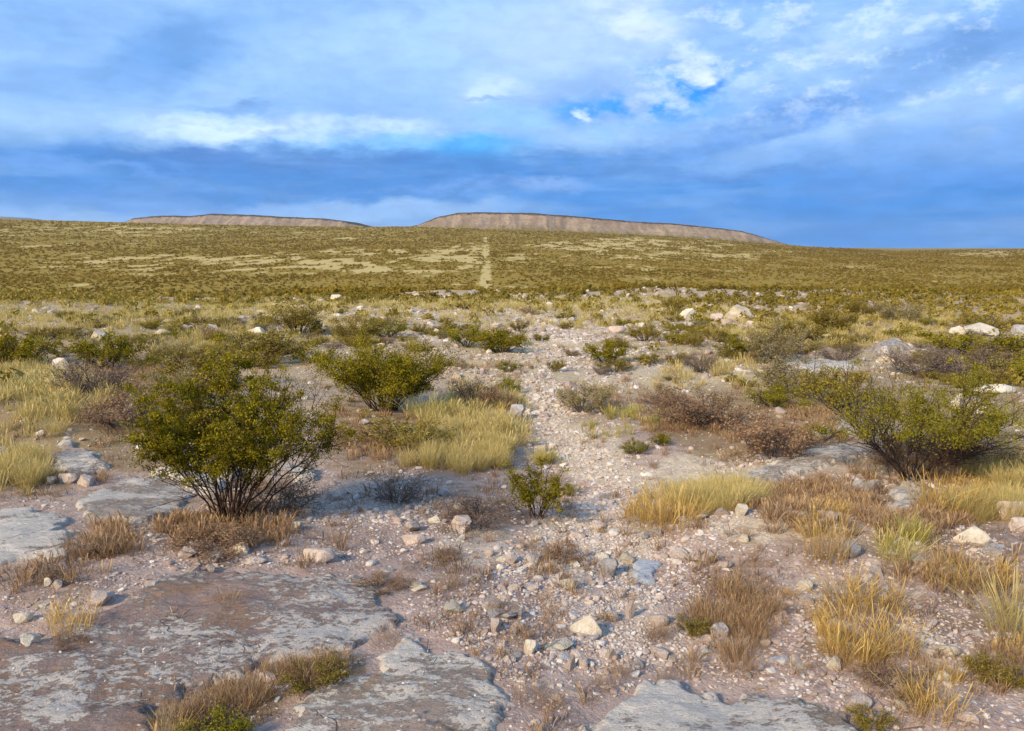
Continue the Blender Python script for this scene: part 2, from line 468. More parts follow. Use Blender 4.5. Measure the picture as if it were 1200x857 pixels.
def shrub_meshes(seed, R=0.5, Ht=0.8, stems=10, nl=6000, leaf=0.02, low=0.35, lean=(0, 0), clump=0.05, thick=0.012, twigs=7,
                 mat=None, bark=None, flat=0.35, spread=1.0, rbias=0.0, base=0.05):
    """one many-stemmed desert shrub: stems mesh and foliage mesh"""
    rng = np.random.default_rng(seed)
    T = Tubes(); anchors = []; wt = []
    for i in range(stems):
        phi = 2 * PI * (i + rng.uniform(-.4, .4)) / stems
        rr = R * math.sqrt(rng.uniform(0.05, 1)) * spread
        h = Ht * (1 - flat * (rr / R) ** 2) * rng.uniform(0.62, 1.05)
        bare = rng.choice([0.08, 0.7, 1.0, 1.7])
        e = np.array([rr * math.cos(phi) + lean[0], rr * math.sin(phi) + lean[1], h])
        b = np.array([math.cos(phi), math.sin(phi), 0]) * base * rng.uniform(0, 1)
        b[2] = -0.03
        c = b + (e - b) * np.array([0.35, 0.35, 0.55]) + rng.normal(size=3) * 0.05 * Ht
        ts = np.linspace(0, 1, 9)[:, None]
        pts = (1 - ts) ** 2 * b + 2 * ts * (1 - ts) * c + ts ** 2 * e
        pts += np.concatenate([np.zeros((1, 3)), rng.normal(size=(8, 3)) * 0.012 * Ht])
        T.add(pts, thick * np.linspace(1, 0.25, 9) * rng.uniform(.7, 1.2), 5)
        for j in range(twigs):
            t0 = rng.uniform(0.3, 0.98); k = int(t0 * 8)
            p0 = pts[k] + (pts[min(k + 1, 8)] - pts[k]) * (t0 * 8 - k)
            out = p0 - np.array([lean[0] * t0, lean[1] * t0, p0[2] * 0.4]); out /= np.linalg.norm(out) + 1e-6
            d = out * 0.7 + rng.normal(size=3) * 0.5 + np.array([0, 0, 0.45]); d /= np.linalg.norm(d)
            L = R * rng.uniform(0.25, 0.6)
            tt = np.linspace(0, 1, 5)[:, None]
            tw = p0 + d * L * tt + np.array([0, 0, 0.12 * L]) * tt ** 2 + rng.normal(size=(5, 3)) * 0.02 * L * (tt > 0)
            T.add(tw, thick * 0.38 * np.linspace(1, 0.3, 5), 3)
            anchors.append(tw[1:]); wt.append(np.linspace(.5, 1.2, 4) * bare)
            for m_ in range(3):
                q0 = tw[rng.integers(1, 4)]
                d2 = d * 0.5 + rng.normal(size=3) * 0.6 + np.array([0, 0, 0.3]); d2 /= np.linalg.norm(d2)
                t3 = np.linspace(0, 1, 4)[:, None]
                t2 = q0 + d2 * L * 0.45 * t3
                T.add(t2, thick * 0.22 * np.linspace(1, 0.4, 4), 3)
                anchors.append(t2[1:]); wt.append(np.ones(3) * 1.2 * bare)
    A = np.concatenate(anchors); W = np.concatenate(wt)
    hz = A[:, 2] / Ht
    W = W * sstep(low - 0.12, low + 0.15, hz) + 1e-4
    # some twigs are bare: clumped foliage
    W *= np.exp(1.1 * rng.normal(size=len(W)))
    idx = rng.choice(len(A), nl, p=W / W.sum())
    P = A[idx] + rng.normal(size=(nl, 3)) * clump * np.array([1, 1, 0.7])
    P[:, 2] = np.maximum(P[:, 2], 0.01)
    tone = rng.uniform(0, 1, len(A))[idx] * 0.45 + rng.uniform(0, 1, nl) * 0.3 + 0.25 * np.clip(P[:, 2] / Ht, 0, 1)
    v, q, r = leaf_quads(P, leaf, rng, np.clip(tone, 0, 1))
    return T.mesh('stems', bark), mesh_np('foliage', v, quads=q, mat=mat, rnd=r)


def tuft_mesh(seed, n=120, L=0.35, rb=0.06, spread=0.5, width=0.004, mat=None, heads=0.4, droop=0.35, arr=False):
    rng = np.random.default_rng(seed)
    phi = rng.uniform(0, 2 * PI, n); r0 = rb * np.sqrt(rng.uniform(0, 1, n))
    ph0 = rng.uniform(0, 2 * PI, n)
    base = np.stack([r0 * np.cos(ph0), r0 * np.sin(ph0), np.full(n, -0.01)], 1)
    phi = np.where(rng.uniform(size=n) < 0.6, ph0 + rng.normal(size=n) * 0.6, phi)
    tilt = np.abs(rng.normal(size=n)) * spread
    ln = L * rng.uniform(0.4, 1.0, n)
    d = np.stack([np.cos(phi) * np.sin(tilt), np.sin(phi) * np.sin(tilt), np.cos(tilt)], 1)
    o = np.stack([np.cos(phi), np.sin(phi), -0.5 * np.ones(n)], 1)
    side = np.stack([-np.sin(phi + rng.normal(size=n)), np.cos(phi + rng.normal(size=n)), np.zeros(n)], 1)
    dr = droop * rng.uniform(0, 1, n)
    hd = rng.uniform(size=n) < heads
    vs = []
    prof = np.array([1.0, 0.9, 0.7, 0.4]); ts = np.array([0, 0.35, 0.7, 0.9])
    for t, w in zip(ts, prof):
        c = base + d * (ln * t)[:, None] + o * (ln * dr * t * t)[:, None]
        ww = width * np.where(hd & (t > 0.6), 1.7, w)
        vs += [c - side * (ww / 2)[:, None], c + side * (ww / 2)[:, None]]
    tip = base + d * ln[:, None] + o * (ln * dr)[:, None]
    V = np.stack(vs + [tip], 1)                      # n, 9, 3
    V[:, :, 2] = np.maximum(V[:, :, 2], -0.02)
    i = np.arange(n)[:, None] * 9
    q = np.concatenate([i + np.array([0, 1, 3, 2]), i + np.array([2, 3, 5, 4]), i + np.array([4, 5, 7, 6])])
    t_ = i + np.array([6, 7, 8])
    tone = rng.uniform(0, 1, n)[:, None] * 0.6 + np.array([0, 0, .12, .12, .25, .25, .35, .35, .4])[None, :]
    if arr: return V.reshape(-1, 3), q, t_, np.clip(tone, 0, 1).ravel()
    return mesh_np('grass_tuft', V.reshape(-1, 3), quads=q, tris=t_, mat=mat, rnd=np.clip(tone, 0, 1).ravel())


# ------------------------------------------------------------------ rocks
import bmesh


def rock_arrays(seed, sub=3, cuts=9, rough=0.06, dims=(1, 0.8, 0.6)):
    bm = bmesh.new(); bmesh.ops.create_icosphere(bm, subdivisions=sub, radius=1.0)
    bm.verts.ensure_lookup_table()
    v = np.array([x.co[:] for x in bm.verts]); f = np.array([[x.index for x in g.verts] for g in bm.faces]); bm.free()
    rng = np.random.default_rng(seed)
    v = v * (1 + 0.10 * fbm(v[:, 0] * 1.3 + seed, v[:, 1] * 1.3 + v[:, 2] * 0.9, 3, seed))[:, None]
    for _ in range(cuts):
        n = rng.normal(size=3); n /= np.linalg.norm(n); h = rng.uniform(0.42, 0.82)
        s = v @ n
        v = v - np.maximum(s - h, 0)[:, None] * n
    v = v + rough * 0.5 * np.stack([fbm(v[:, 1] * 4 + 7, v[:, 2] * 4, 2, seed + k) for k in range(3)], 1)
    v = v * np.array(dims)
    v[:, :2] -= (v[:, :2].max(0) + v[:, :2].min(0)) / 2
    e = v.max(0) - v.min(0); v = v / e[0]                         # one metre wide
    v[:, 2] -= v[:, 2].min()
    return v, f
# ------------------------------------------------------------------ regions of the ground
def ell(px, py, L, warp=14, seed=3):
    """soft union of ellipses (cx, cy, rx, ry, strength)"""
    wx = px + warp * fbm(px / 40, py / 22, 3, seed); wy = py + warp * 0.4 * fbm(px / 40 + 9, py / 22, 3, seed + 1)
    out = np.zeros_like(np.asarray(px, float))
    for cx, cy, rx, ry, s in L:
        r = np.sqrt(((wx - cx) / rx) ** 2 + ((wy - cy) / ry) ** 2)
        out = np.maximum(out, s * (1 - sstep(0.7, 1.15, r)))
    return out


PALE = [(620, 372, 260, 30, .8), (30, 372, 75, 14, .95), (300, 365, 70, 12, .8), (400, 372, 80, 18, .8), (640, 420, 120, 45, .75),
        (645, 480, 30, 45, .7), (690, 530, 45, 40, .7), (780, 560, 90, 14, .7), (900, 610, 110, 30, .6), (760, 430, 110, 30, .75),
        (880, 420, 60, 25, .6), (870, 545, 120, 18, .8), (1050, 560, 100, 30, .4), (700, 640, 90, 50, .55), (1100, 650, 60, 20, .3),
        (560, 640, 60, 30, .4), (560, 420, 60, 25, .6), (1000, 420, 70, 14, .6), (200, 380, 100, 10, .4), (720, 720, 60, 50, .3)]
LITTER = [(40, 500, 110, 90, .9), (150, 520, 80, 40, .8), (270, 600, 90, 50, .6), (450, 520, 110, 50, .6), (560, 600, 80, 40, .5),
          (870, 500, 110, 50, .8), (1000, 620, 160, 60, .5), (1100, 560, 120, 60, .7), (1000, 740, 90, 60, .5), (860, 680, 60, 60, .5),
          (60, 690, 70, 30, .5), (500, 680, 90, 30, .4), (240, 820, 120, 40, .9), (360, 780, 70, 25, .9), (700, 640, 60, 30, .3),
          (1150, 700, 80, 120, .5), (150, 450, 150, 50, .6), (1100, 470, 130, 60, .5), (900, 400, 200, 40, .5), (100, 400, 160, 30, .5)]
TRACKX = -0.0318


def far_bare(x, y, d):
    """bare streaks of the far plain and the cleared line that runs straight to the mesa"""
    n = fbm(x / 38, y / 90, 4, 91); n2 = fbm(x / 14, y / 50, 3, 95)
    px, py = proj(x, y, H(x, y))
    Z = ell(px, py, [(60, 270, 260, 8, .75), (330, 272, 200, 6, .45), (90, 303, 200, 7, .45), (260, 308, 240, 12, 1.0), (450, 306, 150, 15, 1.0), (540, 296, 40, 12, .8),
                     (740, 288, 130, 9, 1.0), (620, 300, 60, 8, .5), (800, 299, 130, 8, .7), (660, 325, 200, 8, .35), (1160, 298, 55, 5, .8), (910, 293, 30, 3, .6), (500, 318, 120, 6, .5),
                     (900, 340, 300, 6, .3), (1100, 335, 100, 8, .45), (100, 285, 120, 5, .5), (250, 320, 260, 5, .45), (420, 280, 120, 4, .5), (850, 312, 200, 6, .5), (1050, 325, 180, 6, .35), (120, 335, 150, 6, .5), (700, 310, 120, 5, .5), (560, 335, 90, 6, .6)], 10, 44)
    b = np.clip(Z * (0.42 + 1.1 * n) + 1.15 * Z * n2 + 0.15 * n2 - 0.06, 0, 1)
    tr = np.exp(-((x - TRACKX * y - 2.2 * fbm(y / 60, y * 0, 3, 5)) / (4.4 + 0.0016 * d)) ** 2) * np.clip(0.75 + 1.9 * fbm(x / 9, y / 32, 3, 8), 0, 1)
    return np.maximum(b, tr * (d < 2300) * (d > 105))


def build_ground():
    azf = np.radians(np.linspace(-39, 39, 840))
    azb = np.radians(np.linspace(39, 321, 60))[1:-1]
    az = np.concatenate([azf, azb]); na = len(az)
    r = np.concatenate([np.geomspace(0.7, 3300, 860), np.geomspace(3400, 16000, 18)])
    A, R = np.meshgrid(az, r)
    X, Y = R * np.sin(A), R * np.cos(A)
    Z = H(X, Y)
    px, py = proj(X, Y, Z)
    d = R
    front = (Y > 0.3)
    near = sstep(130, 95, d)
    pale = ell(px, py, PALE) * front
    lit = ell(px, py, LITTER, 14, 8) * front
    n = fbm(X / 2.2, Y / 2.2, 4, 14)
    pale = np.clip(pale + 0.3 * n * (pale > .05), 0, 1) + 0.12
    lit = np.where(front, lit, 0.4)
    fb = far_bare(X, Y, d)
    plain = sstep(92, 112, d)
    col = np.stack([pale * (1 - plain) + fb * plain, lit, plain, sstep(4.5, 16, d) * (0.75 + 0.5 * n)], -1)
    i = np.arange(len(r) - 1)[:, None] * na; j = np.arange(na)[None, :]; j2 = (j + 1) % na
    q = np.stack([i + j, i + na + j, i + na + j2, i + j2], -1).reshape(-1, 4)
    V = np.stack([X, Y, Z], -1).reshape(-1, 3)
    c = len(V); V = np.concatenate([V, [[0, 0, float(H(0., 0.))]]])
    col = np.concatenate([col.reshape(-1, 4), [[.2, .3, 0, 0]]])
    jj = np.arange(na); tri = np.stack([np.full(na, c), jj, (jj + 1) % na], -1)
    tri = tri[:, ::-1]
    # faces must look up
    q = q[:, ::-1]
    me = mesh_np('ground', V, quads=q, tris=tri, mat=M_GROUND, col=col, smooth=True)
    o = link('ground', me); tag(o, 'desert hillside of pinkish stony soil falling away to the olive scrub plain', kind='structure')
    if me.polygons[1000].normal.z < 0: me.flip_normals()


build_ground()


# ------------------------------------------------------------------ mesas
def build_mesa(name, label, top_px, foot_px, dist, depth, gully, seed, rimw=0.35, dark=False):
    """flat-topped hill: a height field with a gullied front slope; top_px = photo outline of its rim"""
    c0, c1 = top_px[0][0], top_px[-1][0]
    xw = lambda c: (c - CX) / FPX * cp * dist
    x = np.linspace(xw(c0), xw(c1), 620)
    col = x / dist / cp * FPX + CX
    rim = np.interp(col, [p[0] for p in top_px], [elev_of_row(p[1]) * dist for p in top_px]) + EYEZ
    rim = rim + 2.2 * fbm(col / 9, col * 0, 4, seed) * dist / 4000
    foot = np.interp(col, SKYX, [elev_of_row(v) * RIMD for v in SKYY]) - 12
    s = np.concatenate([np.linspace(0, 1, 90), np.linspace(1.03, 1.9, 14)])       # 0 foot, 1 rim, then the plateau, then the back slope
    X = np.repeat(x[None, :], len(s), 0); Sg = s[:, None]
    slope_len = np.maximum(rim - foot, 4) * 3.0
    g = np.abs(fbm(X / gully, Sg * 0.9 + 1.3 + 0 * X, 4, seed + 5)) * 2.4 + 0.7 * fbm(X / (gully * .4), Sg * 2.5 + X * 0, 4, seed + 8)
    up = np.clip(Sg, 0, 1)
    cl = 0.05 + 0.07 * fbm(x / 60, x * 0 + 4, 3, seed + 9)[None, :]
    prof = (1 - cl) * (up / 0.94) ** 1.35
    prof = np.where(up > 0.94, (1 - cl) + (up - 0.94) / 0.06 * cl, prof)
    z = foot + (rim - foot) * prof
    env = np.sin(np.clip(up, 0, 1) * PI) ** 1.1
    y = dist - slope_len * (1 - up) - 0 * cl + g * env * slope_len * 0.06 + 25 * fbm(x / 150, x * 0, 3, seed + 2)[None, :]
    back = np.clip(Sg - 1, 0, None)
    y = y + back * depth
    z = np.where(Sg > 1.55, rim - (Sg - 1.55) / 0.35 * (rim - foot + 60), z) + 1.5 * fbm(X / 60, y / 60, 3, seed + 3) * env
    V = np.stack([X, y, z], -1).reshape(-1, 3)
    n = len(x); i = np.arange(len(s) - 1)[:, None] * n; j = np.arange(n - 1)[None, :]
    q = np.stack([i + j, i + j + 1, i + n + j + 1, i + n + j], -1).reshape(-1, 4)
    rnd = np.repeat(np.clip(prof + 0.0 * X, 0, 1) * 1.0, 1, 0).ravel() if prof.shape == X.shape else np.broadcast_to(np.clip(prof, 0, 1), X.shape).ravel()
    rnd = rnd.copy()
    low = np.broadcast_to((rim - foot)[None, :], X.shape).ravel()
    rnd = np.minimum(rnd, 1.0)
    me = mesh_np(name, V, quads=q, mat=M_MESA, rnd=rnd, smooth=True)
    o = link(name, me); tag(o, label, kind='structure'); return o


build_mesa('mesa', 'long low mesa with pale eroded flank, to the right of the cleared line',
           [(440, 272), (490, 264), (515, 254), (535, 249.5), (560, 248.5), (620, 250), (660, 252.5), (700, 256), (740, 259.5), (790, 262.5), (830, 266), (868, 271), (890, 277), (915, 284), (960, 296)],
           None, 4200, 900, 120, 3)
build_mesa('mesa', 'smaller flat topped mesa farther away at the left',
           [(100, 275), (140, 263), (160, 256), (190, 253), (228, 253), (250, 250.5), (285, 251.5), (330, 254), (380, 256), (400, 258.5), (415, 262), (432, 266), (470, 274)],
           None, 5600, 1100, 200, 23)
h_ = build_mesa('distant_hill', 'low dark hill on the horizon at the left edge', [(-260, 268), (-160, 262), (-90, 257), (-20, 254), (5, 254), (25, 257), (45, 259), (70, 262), (110, 270)],
                None, 13000, 1500, 260, 43)
h_.data.materials[0] = M_HILL


# ------------------------------------------------------------------ ledges of bedrock
def seg_dist(P, poly):
    d = np.full(len(P), 1e9)
    for a, b in zip(poly, np.roll(poly, -1, 0)):
        ab = b - a; t = np.clip(((P - a) @ ab) / (ab @ ab + 1e-9), 0, 1)
        d = np.minimum(d, np.hypot(*(P - a - t[:, None] * ab).T))
    inside = np.zeros(len(P), bool)
    for a, b in zip(poly, np.roll(poly, -1, 0)):
        c = (a[1] > P[:, 1]) != (b[1] > P[:, 1])
        xi = (b[0] - a[0]) * (P[:, 1] - a[1]) / (b[1] - a[1] + 1e-12) + a[0]
        inside ^= c & (P[:, 0] < xi)
    return np.where(inside, d, -d)


SLABS = []


def slab(pxpoly, label, mat, thick=0.06, edge=0.08, res=0.014, rough=0.012, seed=1, dome=0.02):
    W = np.array([pix(x, y)[:2] for x, y in pxpoly])
    SLABS.append(W)
    lo, hi = W.min(0) - 0.12, W.max(0) + 0.12
    ctr = (lo + hi) / 2
    res = max(res, math.sqrt((hi - lo).prod() / 90000))
    xs = np.arange(lo[0], hi[0], res); ys = np.arange(lo[1], hi[1], res)
    X, Y = np.meshgrid(xs, ys); P = np.stack([X.ravel(), Y.ravel()], 1)
    k = 0.22 if (hi - lo).max() > 1 else 0.08
    wp = P + k * 0.8 * np.stack([fbm(P[:, 0] / k, P[:, 1] / k, 4, seed), fbm(P[:, 0] / k + 5, P[:, 1] / k, 4, seed + 1)], 1)
    D = seg_dist(wp, W)
    G = H(P[:, 0], P[:, 1])
    Gs = H(*ctr) * 0 + G
    # tilted, stepped top: thin sheets of limestone peel off one another
    lay = fbm(P[:, 0] / 0.8, P[:, 1] / 0.45, 4, seed + 4) * 2.2
    step = np.floor(lay) + sstep(0.0, 0.10, lay - np.floor(lay))
    up = sstep(0, edge * 1.7, D + 0.02)
    z = G - 0.10 + (0.10 + thick) * up + up * (dome * np.clip(D, 0, 0.6) / 0.6 + 0.008 * step
        + rough * fbm(P[:, 0] / 0.16, P[:, 1] / 0.12, 4, seed + 2) + rough * .35 * fbm(P[:, 0] / 0.04, P[:, 1] / 0.03, 3, seed + 6))
    keep = (D > -0.10).reshape(X.shape)
    ny, nx = X.shape; idx = np.arange(nx * ny).reshape(ny, nx)
    kf = keep[:-1, :-1] & keep[1:, :-1] & keep[:-1, 1:] & keep[1:, 1:]
    q = np.stack([idx[:-1, :-1], idx[:-1, 1:], idx[1:, 1:], idx[1:, :-1]], -1)[kf]
    used = np.unique(q); mp = np.zeros(nx * ny, int); mp[used] = np.arange(len(used))
    cz = float(H(*ctr))
    V = np.stack([P[:, 0] - ctr[0], P[:, 1] - ctr[1], z - cz], 1)[used]
    me = mesh_np('rock_ledge', V, quads=mp[q], mat=mat, smooth=True)
    o = link('rock_ledge', me, loc=(ctr[0], ctr[1], cz))
    md = o.modifiers.new('thickness', 'SOLIDIFY'); md.thickness = 0.12; md.offset = -1
    tag(o, label, 'rock ledge', 'ledges of bare bedrock'); return o


slab([(-90, 930), (-90, 765), (60, 735), (130, 702), (215, 672), (300, 662), (365, 666), (425, 674), (462, 700), (478, 735), (440, 760), (380, 780), (310, 788), (262, 812), (205, 835), (150, 930)],
     'large mauve rock ledge with white crust filling the lower left corner', M_SLAB, 0.025, 0.09, 0.012, 0.012, 11)
slab([(262, 940), (295, 850), (350, 812), (415, 780), (466, 748), (505, 742), (545, 762), (585, 785), (604, 812), (590, 940)],
     'whitish crusted rock ledge between the dark green tuft and the rubble, bottom edge', M_SLABP, 0.022, 0.09, 0.011, 0.012, 12)
slab([(640, 940), (672, 838), (700, 817), (780, 808), (880, 808), (960, 826), (1020, 852), (1070, 940)],
     'pale rounded rock ledge at the bottom edge right of centre', M_SLABP, 0.04, 0.09, 0.011, 0.010, 13, 0.05)
slab([(-70, 672), (-70, 596), (20, 596), (75, 600), (105, 618), (100, 645), (75, 664), (20, 664)],
     'pale cracked rock ledge at the left edge above the orange tuft', M_SLABP, 0.03, 0.08, 0.014, 0.012, 14)
slab([(70, 603), (95, 578), (150, 556), (205, 552), (238, 575), (230, 600), (170, 618), (110, 616)],
     'smooth grey rock ledge left of the big bush stems', M_SLABG, 0.03, 0.10, 0.014, 0.010, 15)
slab([(48, 532), (70, 514), (98, 518), (132, 545), (126, 560), (90, 562), (60, 552)],
     'weathered grey rock ledge between yellow grass and brown grass at the left', M_SLABG, 0.04, 0.09, 0.016, 0.016, 16)
slab([(178, 556), (198, 540), (250, 538), (286, 556), (262, 578), (215, 584)],
     'pale rock ledge showing through the stems of the big bush', M_SLABP, 0.08, 0.09, 0.016, 0.012, 17)
slab([(318, 552), (335, 545), (372, 552), (380, 566), (345, 570)],
     'low rock ledge just right of the big bush', M_SLABG, 0.05, 0.07, 0.015, 0.010, 18)
slab([(845, 566), (885, 545), (940, 530), (990, 518), (1035, 532), (1010, 548), (930, 560), (870, 574)],
     'long bluish grey rock ledge in the wash below the spreading bush', M_SLABG, 0.04, 0.10, 0.018, 0.014, 19)
slab([(1022, 596), (1042, 574), (1082, 565), (1100, 580), (1078, 600), (1040, 606)],
     'small smooth rock ledge beside the golden tuft at the right', M_SLABG, 0.05, 0.09, 0.015, 0.008, 20)
slab([(733, 662), (752, 655), (782, 660), (772, 684), (742, 688)],
     'bluish white flat rock patch among the rubble', m_slab('bluish_ledge_rock', lin(160, 156, 160), lin(186, 190, 196), 0.70, lin(150, 140, 136)), 0.02, 0.05, 0.01, 0.006, 21)
slab([(138, 492), (146, 470), (175, 468), (192, 482), (180, 500), (150, 502)],
     'pale grey rock ledge left of the big bush crown', M_SLABG, 0.06, 0.12, 0.02, 0.014, 22)
slab([(1015, 414), (1030, 402), (1062, 401), (1072, 410), (1050, 418)],
     'low grey rock ledge between grey brush and the far dark bush', M_SLABG, 0.16, 0.2, 0.03, 0.02, 23)
slab([(905, 432), (940, 424), (1000, 424), (1015, 434), (960, 440)],
     'low whitish rock ledge above the yellow green low bush', M_SLABP, 0.08, 0.15, 0.03, 0.02, 24)


def on_slab(x, y, m=0.0):
    P = np.stack([np.atleast_1d(x), np.atleast_1d(y)], 1); r = np.zeros(len(P), bool)
    for W in SLABS: r |= seg_dist(P, W) > m
    return r


# ------------------------------------------------------------------ rocks one can tell apart
ROCKV = []
for i in range(14):
    dm = [(1, .8, .62), (1, .7, .45), (1, .85, .35), (1, .6, .5), (1, .9, .7), (1, .75, .28), (1, .8, .55)][i % 7]
    v, f = rock_arrays(100 + i, 4 if i < 7 else 3, 8 + i % 5, 0.05, dm)
    ROCKV.append((v, f))
ROCKM = {}
for mn, mt in (('p', M_ROCK), ('w', M_ROCKW), ('g', M_ROCKG)):
    ROCKM[mn] = [mesh_np('rock', v, tris=f, mat=mt) for v, f in ROCKV]


def rock(px, py, wpx, hpx, label, mat='p', var=None, sink=0.22, rz=None, tilt=0.0, group=None, name='rock', on=0.0):
    x, y, z = pix(px, py); d = math.hypot(x, y)
    w = wpx / FPX * d * (0.8 if py < 450 and px < 500 else 1.0)
    vi = random.randrange(7) if var is None else var
    hh = max(hpx / FPX * d * (0.7 if py < 450 and px < 500 else 0.92), w * 0.12)
    o = link(name, ROCKM[mat][vi], loc=(x, y + w * 0.35, 0), rot=(tilt, random.uniform(-.1, .1), random.uniform(-.35, .35) if rz is None else rz))
    me = ROCKM[mat][vi]; mh = ROCKV[vi][0][:, 2].max()
    o.scale = (w, w * random.uniform(.7, 1.0), hh / mh / (1 - sink))
    o.location.z = float(H(x, y + w * .35)) - sink * hh / (1 - sink) + on
    tag(o, label, 'rock', group); return o


